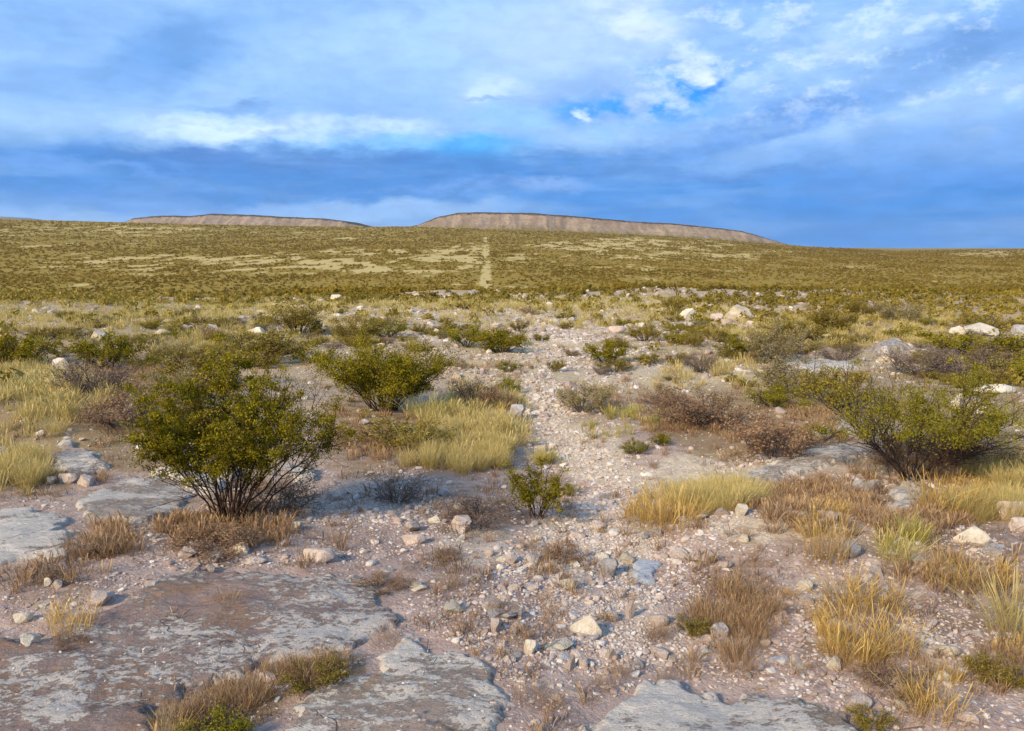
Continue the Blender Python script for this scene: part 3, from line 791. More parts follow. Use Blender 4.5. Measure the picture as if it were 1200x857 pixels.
for a in [
    (866, 377, 34, 21, 'big pale sunlit boulder on the crest right of the cleared line', 'w', 0),
    (808, 376, 22, 15, 'slanting pale boulder just left of the big crest boulder', 'w', 3),
    (842, 380, 16, 13, 'small rough boulder in the pile between the two crest boulders', 'p', 4),
    (853, 382, 14, 9, 'low stone at the foot of the big crest boulder', 'p', 1),
    (393, 353, 16, 10, 'rounded white boulder on the crest left of centre', 'w', 4),
    (486, 349, 18, 7, 'flat white rock on the crest near the cleared line', 'w', 2),
    (186, 393, 28, 9, 'low whitish rock lying in the pale grass behind the big bush', 'w', 5),
    (244, 391, 24, 15, 'knobbly white rock behind the big bush, farther right than the low whitish one', 'w', 0),
    (297, 393, 34, 12, 'tilted whitish rock among olive bushes behind the big bush', 'w', 2),
    (64, 438, 28, 24, 'upright whitish rock behind the yellow grass at the left', 'w', 3),
    (112, 399, 24, 14, 'white rock half hidden by the leafy bush at the left', 'w', 0),
    (752, 387, 15, 9, 'small creamy rock against an olive bush on the middle slope', 'w', 4),
    (724, 391, 22, 9, 'low brownish rock left of the small creamy rock', 'p', 1),
    (606, 493, 19, 20, 'grey rock standing at the left edge of the stony track', 'g', 4),
    (636, 530, 13, 9, 'creamy stone in the track above the small dark shrub', 'w', 1),
    (400, 443, 18, 9, 'whitish stone behind the green bush right of the big one', 'w', 2),
    (534, 444, 12, 10, 'whitish stone right of the green bush behind the big one', 'w', 0),
    (1000, 513, 30, 26, 'grey blocky boulder under the left branches of the spreading bush', 'g', 0),
    (967, 517, 24, 15, 'grey boulder left of the blocky one below the spreading bush', 'g', 1),
    (1126, 480, 16, 18, 'white upright rock showing among the spreading bush leaves', 'w', 3),
    (1142, 478, 18, 14, 'white rock in the middle of the cluster among the leaves', 'w', 0),
    (1154, 488, 18, 10, 'low white rock at the right end of the cluster among the leaves', 'w', 2),
    (1176, 462, 50, 10, 'long low white rock right of the spreading bush', 'w', 5),
    (1202, 405, 22, 22, 'rounded bluish grey boulder at the right edge', 'g', 4),
    (1008, 578, 18, 16, 'grey stone in the gap left of the small smooth ledge', 'g', 0),
    (1026, 577, 20, 14, 'grey stone leaning against the small smooth ledge', 'g', 3),
    (1145, 641, 38, 18, 'flat topped white rock among gravel at the right', 'w', 2),
    (1166, 652, 18, 14, 'grey rock touching the flat topped white rock', 'g', 0),
    (1198, 625, 16, 16, 'pale rock at the right edge above the flat white one', 'p', 4),
    (1190, 612, 30, 22, 'reddish rock half buried at the right edge', 'p', 1),
    (998, 654, 22, 16, 'rounded grey rock behind the golden grass clump', 'g', 4),
    (870, 606, 15, 15, 'round cream rock on the stony bank', 'w', 4),
    (846, 606, 16, 12, 'brownish rock left of the round cream rock', 'p', 0),
    (872, 636, 13, 11, 'round cream stone lower on the stony bank', 'w', 0),
    (824, 660, 40, 14, 'long pale rock on the stony bank', 'p', 2),
    (852, 667, 16, 8, 'pale stone right of the long one on the bank', 'p', 1),
    (946, 692, 16, 11, 'round white stone left of the big golden clump', 'w', 4),
    (944, 710, 18, 12, 'pale stone below the round white stone by the golden clump', 'p', 0),
    (978, 786, 16, 19, 'small bright white block on bare soil at the lower right', 'w', 0),
    (844, 748, 20, 16, 'greyish pale stone above a wider one on the brown soil', 'g', 4),
    (848, 762, 28, 14, 'wide greyish pale stone right of the olive tuft', 'g', 2),
    (1116, 772, 24, 12, 'white stone at the lower right beside the olive clump', 'w', 1),
    (1106, 800, 20, 12, 'white flat stone near the lower orange tufts', 'w', 5),
    (1082, 795, 14, 14, 'narrow white stone left of the white flat one', 'w', 3),
    (688, 748, 42, 24, 'large angular pale plate tipped up on the rubble', 'w', 2),
    (668, 693, 22, 15, 'pale wedge shaped stone in the rubble', 'w', 1),
    (716, 677, 22, 24, 'tall rounded pale stone beside the bluish flat patch', 'g', 4),
    (734, 661, 18, 14, 'pale stone touching the bluish flat patch', 'w', 0),
    (739, 726, 12, 24, 'slender upright stone in the rubble', 'p', 3),
    (717, 728, 18, 14, 'dark pinkish angular stone left of the slender upright one', 'p', 0),
    (621, 768, 18, 18, 'pale round stone near the right edge of the crusted ledge', 'w', 4),
    (605, 740, 18, 14, 'pale stone with sharp corner in the lower rubble', 'p', 0),
    (580, 742, 16, 18, 'pinkish block in the lower rubble left of the sharp one', 'p', 4),
    (668, 787, 12, 22, 'thin upright stone in the dark hollow', 'p', 3),
    (682, 783, 16, 16, 'pinkish stone right of the thin upright one', 'p', 0),
    (715, 775, 12, 16, 'narrow pale stone in the lowest rubble', 'p', 3),
    (774, 737, 26, 16, 'pinkish half buried rock left of the olive tuft', 'p', 1),
    (540, 622, 24, 18, 'rounded pale stone on the bare soil in the middle', 'p', 4),
    (508, 614, 16, 10, 'flat pale stone left of the rounded one on bare soil', 'w', 2),
    (484, 640, 30, 14, 'long pinkish stone left of the bare soil patch', 'p', 1),
    (536, 598, 12, 12, 'pale stone below the dead grey brush', 'w', 0),
    (554, 601, 14, 9, 'pale stone right of the one below the dead grey brush', 'w', 1),
    (486, 690, 16, 9, 'white stone at the top of the rubble by the ledge', 'w', 0),
    (278, 650, 27, 13, 'flat white stone above the upper edge of the large ledge', 'w', 2),
    (216, 655, 30, 13, 'layered pale stone left of the flat white one', 'p', 5),
    (292, 663, 34, 9, 'row of crumbly pale rock at the large ledge rim', 'p', 5),
    (242, 673, 16, 12, 'pale stone at the rim of the large ledge left side', 'p', 0),
    (224, 677, 18, 12, 'pinkish stone leaning on the ledge rim left side', 'p', 3),
    (135, 615, 26, 10, 'flat white stone between the grey ledge and the soil', 'w', 5),
    (174, 695, 17, 12, 'rounded stone lying alone left of the ledge rim', 'p', 4),
    (112, 711, 26, 13, 'oval pale stone with dark underside by the orange tuft', 'p', 4),
    (22, 733, 19, 12, 'oval pale stone at the lower left edge', 'w', 1),
    (30, 764, 22, 20, 'blocky white stone at the lower left edge', 'w', 0),
    (53, 688, 10, 10, 'small white stone left of a brown one at the left', 'w', 3),
    (64, 690, 13, 10, 'small brown stone beside the small white one at the left', 'p', 0),
    (75, 568, 22, 12, 'dark brown rock beside the little white one below the weathered ledge', 'p', 1),
    (57, 568, 10, 8, 'little white stone left of the dark brown rock', 'w', 4),
    (96, 570, 18, 14, 'pale rock in front of the weathered grey ledge', 'p', 0),
    (370, 662, 40, 18, 'broad pinkish rock at the far rim of the large ledge', 'p', 1),
    (348, 622, 12, 10, 'round pale stone on the soil right of the big bush', 'w', 4),
    (271, 632, 14, 11, 'small cream stone at the foot of the big bush', 'w', 0),
    (1040, 426, 20, 12, 'pale block in front of the low grey ledge', 'w', 0),
]:
    rock(*a[:5], a[5], a[6])

# white rocks lying on the dark bush at the right
rock(1152, 394, 44, 11, 'long slanting cream rock in the far dark green bush at the right', 'w', 2, 0.25, on=0.1, tilt=0.12, rz=0.3)
rock(1124, 396, 16, 10, 'small cream rock left of the long slanting one', 'w', 0, 0.1, on=0.1)
# ------------------------------------------------------------------ shrubs
def shrub(px, py, name, label, cat, meshes, w=None, group=None, loc=None, rz=None, wpx=None, sx=1.0, sz=1.0, R0=0.5):
    """a shrub whose base stands where the photo shows pixel (px, py)"""
    x, y, z = pix(px, py) if loc is None else loc
    if wpx: w = wpx / FPX * math.hypot(x, y)
    s = w / (2 * R0)
    root = link(name, None, loc=(x, y, z - 0.01), rot=(0, 0, random.uniform(0, 6.28) if rz is None else rz), scale=(s, s, s * sz))
    tag(root, label, cat, group)
    link('stems', meshes[0], root); link('foliage', meshes[1], root)
    return root


# the big creosote bush
x, y, z = pix(268, 612); d0 = math.hypot(x, y); big = 222 / FPX * d0
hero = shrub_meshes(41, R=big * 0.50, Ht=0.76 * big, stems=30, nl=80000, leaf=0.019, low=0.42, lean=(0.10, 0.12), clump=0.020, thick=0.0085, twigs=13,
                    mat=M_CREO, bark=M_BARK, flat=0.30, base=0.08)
r_ = link('creosote_bush', None, loc=(x + 0.02, y, z - 0.01)); tag(r_, 'largest dark green bush, its bare forked stems standing on stony soil', 'bush')
link('stems', hero[0], r_); link('foliage', hero[1], r_)

# bush behind it
x, y, z = pix(452, 482); d0 = math.hypot(x, y); b2 = 135 / FPX * d0
m2 = shrub_meshes(52, R=b2 * 0.54, Ht=0.50 * b2, stems=26, nl=40000, leaf=0.028, low=0.15, clump=0.045, thick=0.012, twigs=11, mat=M_CREO, bark=M_BARK, flat=0.3, base=0.2)
r_ = link('creosote_bush', None, loc=(x, y, z)); tag(r_, 'dense dark green bush right behind the largest bush', 'bush')
link('stems', m2[0], r_); link('foliage', m2[1], r_)

# spreading bush at the right
x, y, z = pix(1066, 562); d0 = math.hypot(x, y); b3 = 245 / FPX * d0
m3 = shrub_meshes(63, R=b3 / 2, Ht=0.32 * b3, stems=17, nl=24000, leaf=0.022, low=0.66, lean=(0.06, 0.25), clump=0.034, thick=0.010, twigs=14, mat=M_BRIGHT, bark=M_BARK, flat=0.02, base=0.06)
r_ = link('creosote_bush', None, loc=(x, y, z)); tag(r_, 'wide spreading bright green bush with dark crooked stems at the right', 'bush')
link('stems', m3[0], r_); link('foliage', m3[1], r_)

# small dark shrub on the track edge
x, y, z = pix(628, 606); d0 = math.hypot(x, y); b4 = 88 / FPX * d0
m4 = shrub_meshes(74, R=b4 / 2, Ht=0.80 * b4, stems=15, nl=5200, leaf=0.020, low=0.25, clump=0.016, thick=0.005, twigs=6, mat=M_CREO, bark=M_BARK, flat=0.35, base=0.05)
r_ = link('creosote_bush', None, loc=(x, y, z)); tag(r_, 'small sparse dark green bush beside the stony track in the middle', 'bush')
link('stems', m4[0], r_); link('foliage', m4[1], r_)

# the kinds, one metre wide
KM = {}
for k, (mt, bk, n, leaf, low, Ht, st, cl) in {
    'dark': (M_CREO, M_BARK, 5200, 0.034, 0.12, 0.55, 12, 0.035),
    'bright': (M_BRIGHT, M_BARK, 4600, 0.034, 0.08, 0.5, 12, 0.035),
    'olive': (M_OLIVE, M_BARK, 5200, 0.032, 0.06, 0.55, 14, 0.035),
    'grey': (M_GREYG, M_BARKG, 5000, 0.030, 0.06, 0.55, 14, 0.035),
    'brown': (M_BROWN, M_BARKG, 4200, 0.030, 0.05, 0.50, 18, 0.04),
    'dead': (M_GREYB, M_BARKG, 2600, 0.026, 0.05, 0.50, 22, 0.04),
}.items():
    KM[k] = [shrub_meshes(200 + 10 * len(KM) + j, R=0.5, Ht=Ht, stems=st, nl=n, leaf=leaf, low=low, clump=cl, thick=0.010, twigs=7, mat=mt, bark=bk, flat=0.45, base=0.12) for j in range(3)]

HAND = [  # px, py of the base, width px, kind, height factor, label
    (588, 413, 64, 'dark', 1.1, 'dark green bush on the pale rubble slope left of the track'),
    (546, 407, 50, 'bright', 1.2, 'olive green bush touching the dark one on the rubble slope'),
    (711, 425, 64, 'dark', 1.0, 'dark compact bush standing right of the track on pale rubble'),
    (684, 482, 74, 'grey', 1.0, 'rounded light green bush right of the track'),
    (596, 462, 32, 'bright', 1.5, 'small upright green bush on the left bank of the track'),
    (650, 436, 24, 'olive', 1.5, 'tiny olive bush at the bend of the track'),
    (664, 580, 32, 'bright', 0.9, 'tiny bright green sprig right of the small sparse bush'),
    (1148, 416, 112, 'dark', 0.55, 'far dark green bush with cream rocks in it at the right'),
    (1160, 387, 60, 'olive', 0.6, 'olive bush behind the cream rocks at the right'),
    (905, 476, 60, 'bright', 0.9, 'low bright green bush left of the spreading one'),
    (1195, 448, 50, 'bright', 1.2, 'green bush cut by the right edge beside the long white rock'),
    (985, 478, 90, 'olive', 0.9, 'low olive bush joining the spreading bush at its left'),
    (132, 432, 72, 'dark', 1.2, 'leafy green bush with a white rock in it at the left'),
    (166, 434, 40, 'bright', 1.0, 'small bright bush right of the leafy one with the white rock'),
    (26, 428, 74, 'dark', 1.0, 'dark green bush behind the yellow grass at the left edge'),
    (350, 392, 64, 'olive', 1.1, 'olive bush on bare ground above the largest bush'),
    (235, 452, 100, 'olive', 1.0, 'olive brown bush crowding the left side of the largest bush'),
    (300, 430, 110, 'olive', 0.8, 'wide olive bush directly behind the largest bush crown'),
    (420, 402, 70, 'olive', 0.8, 'low olive bush above the dense dark one'),
    (455, 395, 60, 'bright', 0.7, 'low yellow green bush up the slope from the dense dark one'),
    (975, 390, 52, 'olive', 1.4, 'upright olive bush right of the crest boulders'),
    (870, 415, 64, 'dark', 0.7, 'low dark bush below the crest boulders'),
    (935, 400, 64, 'olive', 0.9, 'olive bush left of the upright olive one'),
    (908, 425, 76, 'grey', 1.2, 'grey green bush in front of the low dark bush'),
    (756, 400, 48, 'olive', 0.9, 'olive bush around the small creamy rock'),
    (790, 365, 34, 'olive', 1.2, 'small olive bush left of the slanting boulder'),
    (1010, 372, 44, 'olive', 1.1, 'olive bush near the hill crest at the right'),
    (1050, 378, 50, 'grey', 1.0, 'grey olive bush near the crest behind pale grass at the right'),
    (745, 532, 36, 'bright', 0.9, 'small dark green cushion bush beside the tangled rock right of the track'),
    (775, 522, 26, 'dark', 1.2, 'tiny dark bush right of the cushion bush'),
    (252, 872, 96, 'bright', 0.85, 'dark green cushion bush at the bottom edge between two ledges'),
    (368, 802, 84, 'olive', 0.7, 'low olive brown cushion bush on the notch of the large ledge'),
    (808, 742, 50, 'olive', 0.9, 'low olive cushion bush in the middle of the lower stony slope'),
    (1165, 798, 66, 'olive', 0.7, 'olive cushion bush at the lower right beside the white stone'),
    (1022, 850, 56, 'olive', 0.7, 'olive cushion bush next to the lower right ledge'),
    (462, 520, 120, 'olive', 0.5, 'sprawling olive bush in the tan grass right of the largest bush'),
    (556, 476, 66, 'brown', 0.9, 'purplish brown bush above the yellow green grass'),
    (590, 478, 40, 'brown', 0.9, 'small purplish brown bush on the left bank of the track'),
    (822, 436, 46, 'dead', 1.2, 'grey leafless bush right of the pale rubble'),
    (465, 588, 76, 'dead', 0.8, 'grey leafless bush with crooked twigs below the tan grass'),
    (560, 612, 110, 'dead', 0.6, 'low grey brush left of the small sparse bush'),
    (930, 462, 92, 'grey', 0.9, 'grey green bush above the low bright one'),
    (905, 535, 110, 'brown', 0.8, 'rusty brown bush above the long bluish grey ledge'),
    (825, 500, 120, 'brown', 0.7, 'wide brown bush right of the light green rounded one'),
    (780, 480, 70, 'brown', 0.7, 'brown bush between the rounded light one and the wide brown one'),
    (1140, 445, 100, 'dead', 0.8, 'grey brush below the far dark bush'),
    (1075, 440, 80, 'dead', 0.8, 'grey brush behind the top of the spreading bush'),
    (985, 425, 50, 'dead', 0.9, 'grey brush left of the low grey ledge'),
    (60, 652, 20, 'brown', 0.5, 'little dark brush under the pale cracked ledge'),
    (88, 762, 50, 'brown', 0.7, 'dark brown dead cushion on the upper left of the large ledge'),
    (150, 500, 90, 'brown', 0.8, 'tan brown bush left of the pale grey ledge'),
    (110, 462, 90, 'dead', 1.0, 'grey brown brush behind the tan grass at the left'),
    (210, 470, 70, 'grey', 1.0, 'grey bush by the pale grey ledge'),
    (260, 645, 110, 'brown', 0.45, 'brown dry brush around the foot of the largest bush'),
    (330, 600, 110, 'brown', 0.55, 'rusty dry brush at the right foot of the largest bush'),
    (110, 648, 60, 'brown', 0.6, 'brown dry brush in front of the pale cracked ledge'),
    (660, 655, 60, 'brown', 0.6, 'rusty low brush in the middle of the rubble'),
    (445, 690, 70, 'brown', 0.45, 'dark rusty brush at the far edge of the crusted ledge'),
    (520, 655, 50, 'brown', 0.45, 'low rusty brush left of the bare soil patch'),
    (860, 690, 44, 'brown', 0.7, 'sparse rusty bush on the lower stony slope'),
    (1050, 805, 80, 'brown', 0.6, 'dark rusty brush above the lower right olive cushion'),
    (1110, 540, 110, 'brown', 0.6, 'brown brush in front of the spreading bush stems'),
]
for i, (px, py, w, k, hz, lab) in enumerate(HAND):
    shrub(px, py, 'dry_bush' if k in ('brown', 'dead') else 'desert_bush', lab, 'bush', KM[k][i % 3], wpx=w, sz=hz * (0.78 if py < 465 else 0.9))


# ------------------------------------------------------------------ grass tufts
TM = {}
for k, (mt, n, L, spr, wd, hd) in {
    'straw': (M_STRAW, 330, 0.42, 0.36, 0.0019, .5), 'gold': (M_GOLD, 210, 0.30, 0.32, 0.0018, .6), 'tan': (M_TAN, 190, 0.28, 0.45, 0.0018, .4), 'yelg': (M_YELG, 330, 0.40, 0.36, 0.0019, .4),
}.items():
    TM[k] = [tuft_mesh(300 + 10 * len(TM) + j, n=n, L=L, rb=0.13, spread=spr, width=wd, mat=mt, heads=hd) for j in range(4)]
TH = {'straw': .42, 'gold': .30, 'tan': .28, 'yelg': .40}


def tuft(px, py, hpx, k, label, group=None, loc=None, s=None, i=0, sw=1.0):
    x, y, z = pix(px, py) if loc is None else loc
    if s is None: s = hpx / FPX * math.hypot(x, y) / (TH[k] * 0.82)
    o = link('grass_tuft', TM[k][i % 4], loc=(x, y, z), rot=(0, 0, random.uniform(0, 6.28)), scale=(s * sw, s * sw, s))
    tag(o, label, 'grass', group); return o


for i, (px, py, h, k, sw, lab) in enumerate([
    (968, 655, 66, 'gold', .8, 'tall narrow golden tuft above the long golden clump'),
    (1050, 655, 46, 'yelg', 1.2, 'pale yellow tuft behind the golden clump'),
    (1115, 685, 54, 'gold', 1., 'golden tuft left of the slanting flat stone'),
    (1105, 602, 56, 'gold', 1.2, 'golden tuft touching the small smooth ledge'),
    (1190, 742, 80, 'straw', 1.1, 'tall pale gold tuft cut by the right edge'),
    (990, 712, 52, 'gold', 1.3, 'golden tuft at the upper left of the golden clump'),
    (1030, 715, 50, 'gold', 1.3, 'golden tuft at the upper right of the golden clump'),
    (1010, 768, 60, 'gold', 1.3, 'dense golden tuft at the lower end of the golden clump'),
    (1050, 765, 52, 'gold', 1.0, 'loose golden tuft at the right of the golden clump base'),
    (1090, 838, 58, 'gold', 1.2, 'orange gold tuft near the bottom edge at the right'),
    (760, 614, 56, 'gold', 1.0, 'pale gold tuft on the right bank of the track'),
    (790, 618, 58, 'gold', 1.1, 'golden tuft right beside the pale one on the track bank'),
    (820, 600, 44, 'straw', .9, 'straw tuft at the upper end of the track bank'),
    (84, 745, 52, 'gold', .9, 'single orange gold tuft on the edge of the large ledge'),
    (88, 655, 44, 'tan', .7, 'thin tan tuft on the pale cracked ledge'),
    (245, 838, 30, 'tan', .9, 'faded tuft behind the bottom dark green cushion'),
    (200, 868, 44, 'gold', .9, 'golden green tuft left of the bottom dark green cushion'),
    (500, 490, 38, 'yelg', 1.4, 'yellow green tuft at the head of the pale grass bank'),
    (490, 528, 40, 'straw', 1.2, 'bright straw tuft left in the pale grass bank'),
    (860, 700, 34, 'tan', 1.2, 'thin rusty tuft on the lower stony slope'),
    (870, 790, 52, 'tan', .7, 'tall thin rusty tuft near the bottom right ledge'),
    (927, 700, 18, 'gold', 1.2, 'tiny golden tuft among stones left of the golden clump'),
    (640, 540, 16, 'yelg', 1.2, 'tiny green yellow tuft in the stony track'),
]): tuft(px, py, h * 0.80, k, lab, i=i, sw=sw * 1.1)


# ------------------------------------------------------------------ scatter
ANCH = [(30, 480, 'in the yellow grass at the left edge'), (120, 540, 'near the weathered ledge at the left'), (110, 640, 'near the pale cracked ledge'),
        (60, 710, 'around the orange tuft at the lower left'), (330, 600, 'right of the foot of the largest bush'), (230, 650, 'above the rim of the large ledge'),
        (440, 620, 'below the grey leafless bush'), (540, 650, 'around the bare soil patch'), (560, 730, 'along the crusted ledge'), (700, 690, 'in the rubble around the bluish patch'),
        (690, 780, 'in the lowest rubble'), (830, 640, 'on the stony bank'), (880, 720, 'on the lower stony slope'), (1020, 690, 'around the golden clump'),
        (1150, 680, 'in the gravel by the flat topped white rock'), (1100, 800, 'near the lower right cushion bushes'), (960, 800, 'beside the small bright white block'),
        (560, 520, 'on the pale grass bank'), (440, 500, 'in the tan grass right of the largest bush'), (660, 520, 'on the upper stony track'), (760, 560, 'on the right bank of the track'),
        (870, 520, 'around the rusty brown bush'), (960, 550, 'by the long bluish grey ledge'), (1120, 530, 'in front of the spreading bush'), (1070, 600, 'near the small smooth ledge'),
        (100, 440, 'behind the tan grass at the left'), (30, 380, 'on the bare strip at the far left'), (220, 390, 'on the slope above the largest bush'), (380, 370, 'on the bare crest left of centre'),
        (560, 370, 'on the crest where the cleared line starts'), (640, 410, 'at the bend of the track'), (730, 400, 'on the pale rubble slope'), (820, 400, 'below the crest boulders'),
        (940, 380, 'on the crest right of the boulders'), (1060, 380, 'on the crest at the right'), (1160, 440, 'around the far dark bush'), (1000, 440, 'around the low whitish ledge'),
        (760, 470, 'around the rounded light bush'), (900, 450, 'around the grey green bush')]
AX = np.array([a[:2] for a in ANCH], float)


def where(px, py): return ANCH[int(np.argmin(((AX[:, 0] - px) / 1.3) ** 2 + ((AX[:, 1] - py)) ** 2))][2]


def sample(n, d0, d1, power=0.0, half=36):
    """points on the hill, evenly spread over the logarithm of distance"""
    az = np.radians(RNG.uniform(-half, half, n))
    d = np.exp(RNG.uniform(math.log(d0), math.log(d1), n)) if power == 0 else (RNG.uniform(d0 ** power, d1 ** power, n)) ** (1 / power)
    x, y = d * np.sin(az), d * np.cos(az); z = H(x, y); px, py = proj(x, y, z)
    return x, y, z, px, py, d


STONY = [(700, 700, 140, 90, 1.), (520, 720, 80, 50, .7), (760, 600, 130, 60, .9), (900, 610, 130, 45, 1.), (660, 500, 60, 60, 1.), (1060, 660, 120, 60, .7), (1130, 740, 80, 60, .8),
         (420, 620, 120, 40, .6), (100, 700, 130, 30, .55), (640, 410, 260, 50, .9), (60, 630, 60, 50, .6), (880, 740, 120, 60, .45), (450, 580, 80, 30, .7), (880, 560, 130, 30, .8), (1060, 570, 100, 40, .7),
         (600, 375, 420, 34, .7), (640, 470, 40, 60, 1.), (690, 530, 50, 40, 1.), (250, 375, 200, 20, .4), (30, 370, 80, 16, .5), (1000, 420, 120, 20, .5), (260, 660, 120, 14, .8), (950, 800, 80, 40, .3), (560, 800, 60, 60, .4), (230, 610, 120, 40, .3), (860, 400, 100, 30, .5)]
x, y, z, px, py, d = sample(230000, 2.4, 92)
den = ell(px, py, STONY, 18, 55) + 0.10
den = den * np.clip(0.55 + 1.3 * fbm(x / 0.9, y / 0.9, 3, 77), 0.05, 1.5)
ok = (RNG.uniform(size=len(x)) < den) & ~on_slab(x, y, -0.02) & (px > -60) & (px < 1260)
x, y, z, px, py, d = [v[ok] for v in (x, y, z, px, py, d)]
size = np.clip(RNG.pareto(2.8, len(x)) * 0.018 + 0.016, 0.012, 0.11)
size = np.maximum(size, 0.0) * np.where(d > 5, 1 + 0.10 * (d - 5), 1)
size = np.minimum(size, 0.55)
app = size / d * FPX
inpic = (px > 5) & (px < 1195) & (py < 850)
order = np.argsort(-np.where(inpic, app, 0))[:205]
big_ = np.zeros(len(x), bool); big_[order] = True
for k in order:
    m = 'pppwg'[int(RNG.integers(5))]; vi = int(RNG.integers(7, 14)) if app[k] < 14 else int(RNG.integers(0, 7))
    flat = RNG.uniform(.55, 1.1)
    o = link('stone', ROCKM[m][vi], loc=(x[k], y[k], z[k] - size[k] * 0.2 * flat), rot=(RNG.uniform(-.25, .25), RNG.uniform(-.25, .25), RNG.uniform(0, 6.28)))
    o.scale = (size[k], size[k] * RNG.uniform(.6, 1.1), size[k] * flat)
    w_ = where(px[k], py[k]); wc = {'p': 'pinkish', 'w': 'whitish', 'g': 'greyish'}[m]
    tag(o, f'loose {wc} stone {w_}', 'stone', f'loose {wc} stones {w_}')

# the rest of the rubble, beyond counting: one mesh
def merge_rocks(x, y, z, s, variants, name, label, mat, seed):
    rng = np.random.default_rng(seed); V = []; F = []; Rn = []; n = 0
    vi = rng.integers(0, len(variants), len(x))
    for k, (v, f) in enumerate(variants):
        m = vi == k; c = m.sum()
        if not c: continue
        a = rng.uniform(0, 2 * PI, c); t = rng.normal(size=c) * 0.3
        sc = s[m][:, None, None] * np.stack([np.ones(c), rng.uniform(.6, 1.1, c), rng.uniform(.5, 1.1, c)], 1)[:, None, :]
        W = v[None] * sc
        ct, st = np.cos(t)[:, None], np.sin(t)[:, None]
        W = np.stack([W[..., 0] * ct - W[..., 2] * st, W[..., 1], W[..., 0] * st + W[..., 2] * ct], -1)
        ca, sa = np.cos(a)[:, None], np.sin(a)[:, None]
        W = np.stack([W[..., 0] * ca - W[..., 1] * sa + x[m][:, None], W[..., 0] * sa + W[..., 1] * ca + y[m][:, None], W[..., 2] + (z[m] - s[m] * 0.2)[:, None]], -1)
        F.append((f[None] + (np.arange(c) * len(v))[:, None, None] + n).reshape(-1, 3)); V.append(W.reshape(-1, 3)); n += c * len(v)
        Rn.append(np.repeat(rng.uniform(0, 1, c), len(v)))
    me = mesh_np(name, np.concatenate(V), tris=np.concatenate(F), mat=mat, rnd=np.concatenate(Rn))
    o = link(name, me); tag(o, label, 'gravel', kind='stuff'); return o


small = ~big_
LOW = [rock_arrays(500 + i, 2, 6, 0.03, [(1, .8, .6), (1, .7, .4), (1, .9, .75)][i % 3]) for i in range(8)]
TINY = [rock_arrays(600 + i, 1, 3, 0.0, [(1, .8, .6), (1, .7, .5)][i % 2]) for i in range(4)]
sz = np.minimum(size[small], 14.0 / FPX * d[small])
merge_rocks(x[small], y[small], z[small], sz, LOW, 'rubble', 'angular pale rubble scattered over the slope and the track', M_GRAVEL, 5)
x, y, z, px, py, d = sample(150000, 2.4, 30)
den = ell(px, py, STONY, 18, 55) * 0.9 + 0.22
den = den * np.clip(0.6 + 1.1 * fbm(x / 0.6, y / 0.6, 3, 79), 0.08, 1.5)
ok = (RNG.uniform(size=len(x)) < den) & ~on_slab(x, y, 0.03)
merge_rocks(x[ok], y[ok], z[ok], RNG.uniform(0.007, 0.019, ok.sum()) * (1 + 0.04 * d[ok]), TINY, 'gravel', 'fine gravel between the stones', M_GRAVEL, 6)
x, y, z, px, py, d = sample(9000, 2.4, 12)
ok = on_slab(x, y, 0.06) & (RNG.uniform(size=len(x)) < np.clip(0.1 + 0.6 * fbm(x / 0.5, y / 0.5, 3, 80), 0.02, 1))
merge_rocks(x[ok], y[ok], z[ok] + 0.07, RNG.uniform(0.008, 0.02, ok.sum()), TINY, 'gravel', 'grit and chips lying on the rock ledges', M_GRAVEL, 7)

# ---- grass: the tufts that show largest are things, the rest is stuff
GR = {'straw': [(20, 495, 85, 90, 1.6), (250, 410, 90, 20, .8), (640, 365, 260, 20, .7), (330, 370, 120, 22, .9), (1000, 385, 160, 24, .9), (100, 375, 160, 18, .9), (840, 450, 80, 30, .3), (560, 500, 60, 50, .9), (520, 480, 50, 25, .8), (100, 465, 40, 20, .5), (1180, 560, 40, 30, .5), (830, 590, 60, 14, .7), (540, 545, 60, 14, .7), (1160, 600, 40, 14, .4)],
      'gold': [(1010, 735, 60, 50, .7), (970, 620, 30, 30, .8), (1110, 590, 40, 20, .6), (780, 600, 50, 18, .5), (1180, 720, 25, 60, .7), (1100, 820, 50, 30, .6), (1150, 570, 60, 20, .5), (80, 735, 30, 14, .3)],
      'tan': [(150, 500, 80, 35, .9), (60, 560, 60, 20, .9), (440, 500, 60, 40, .9), (870, 500, 120, 45, .9), (1000, 600, 150, 40, .7), (1100, 540, 120, 30, .7), (270, 620, 90, 30, .5), (1080, 700, 90, 60, .4), (860, 700, 60, 70, .45),
              (60, 690, 60, 30, .3), (120, 640, 50, 22, .5), (350, 780, 60, 14, .3), (230, 820, 90, 14, .3), (1140, 790, 80, 50, .4), (150, 450, 150, 20, .7), (1030, 400, 40, 12, .8), (1000, 395, 60, 10, .6), (560, 440, 60, 20, .4), (700, 470, 60, 18, .3)],
      'yelg': [(510, 475, 40, 18, .8), (20, 460, 60, 30, .5), (730, 500, 40, 20, .4), (1050, 640, 20, 16, .4), (640, 540, 20, 8, .3), (230, 400, 160, 14, .6), (560, 355, 300, 8, .5), (150, 365, 200, 12, .6)]}
CANDS = []
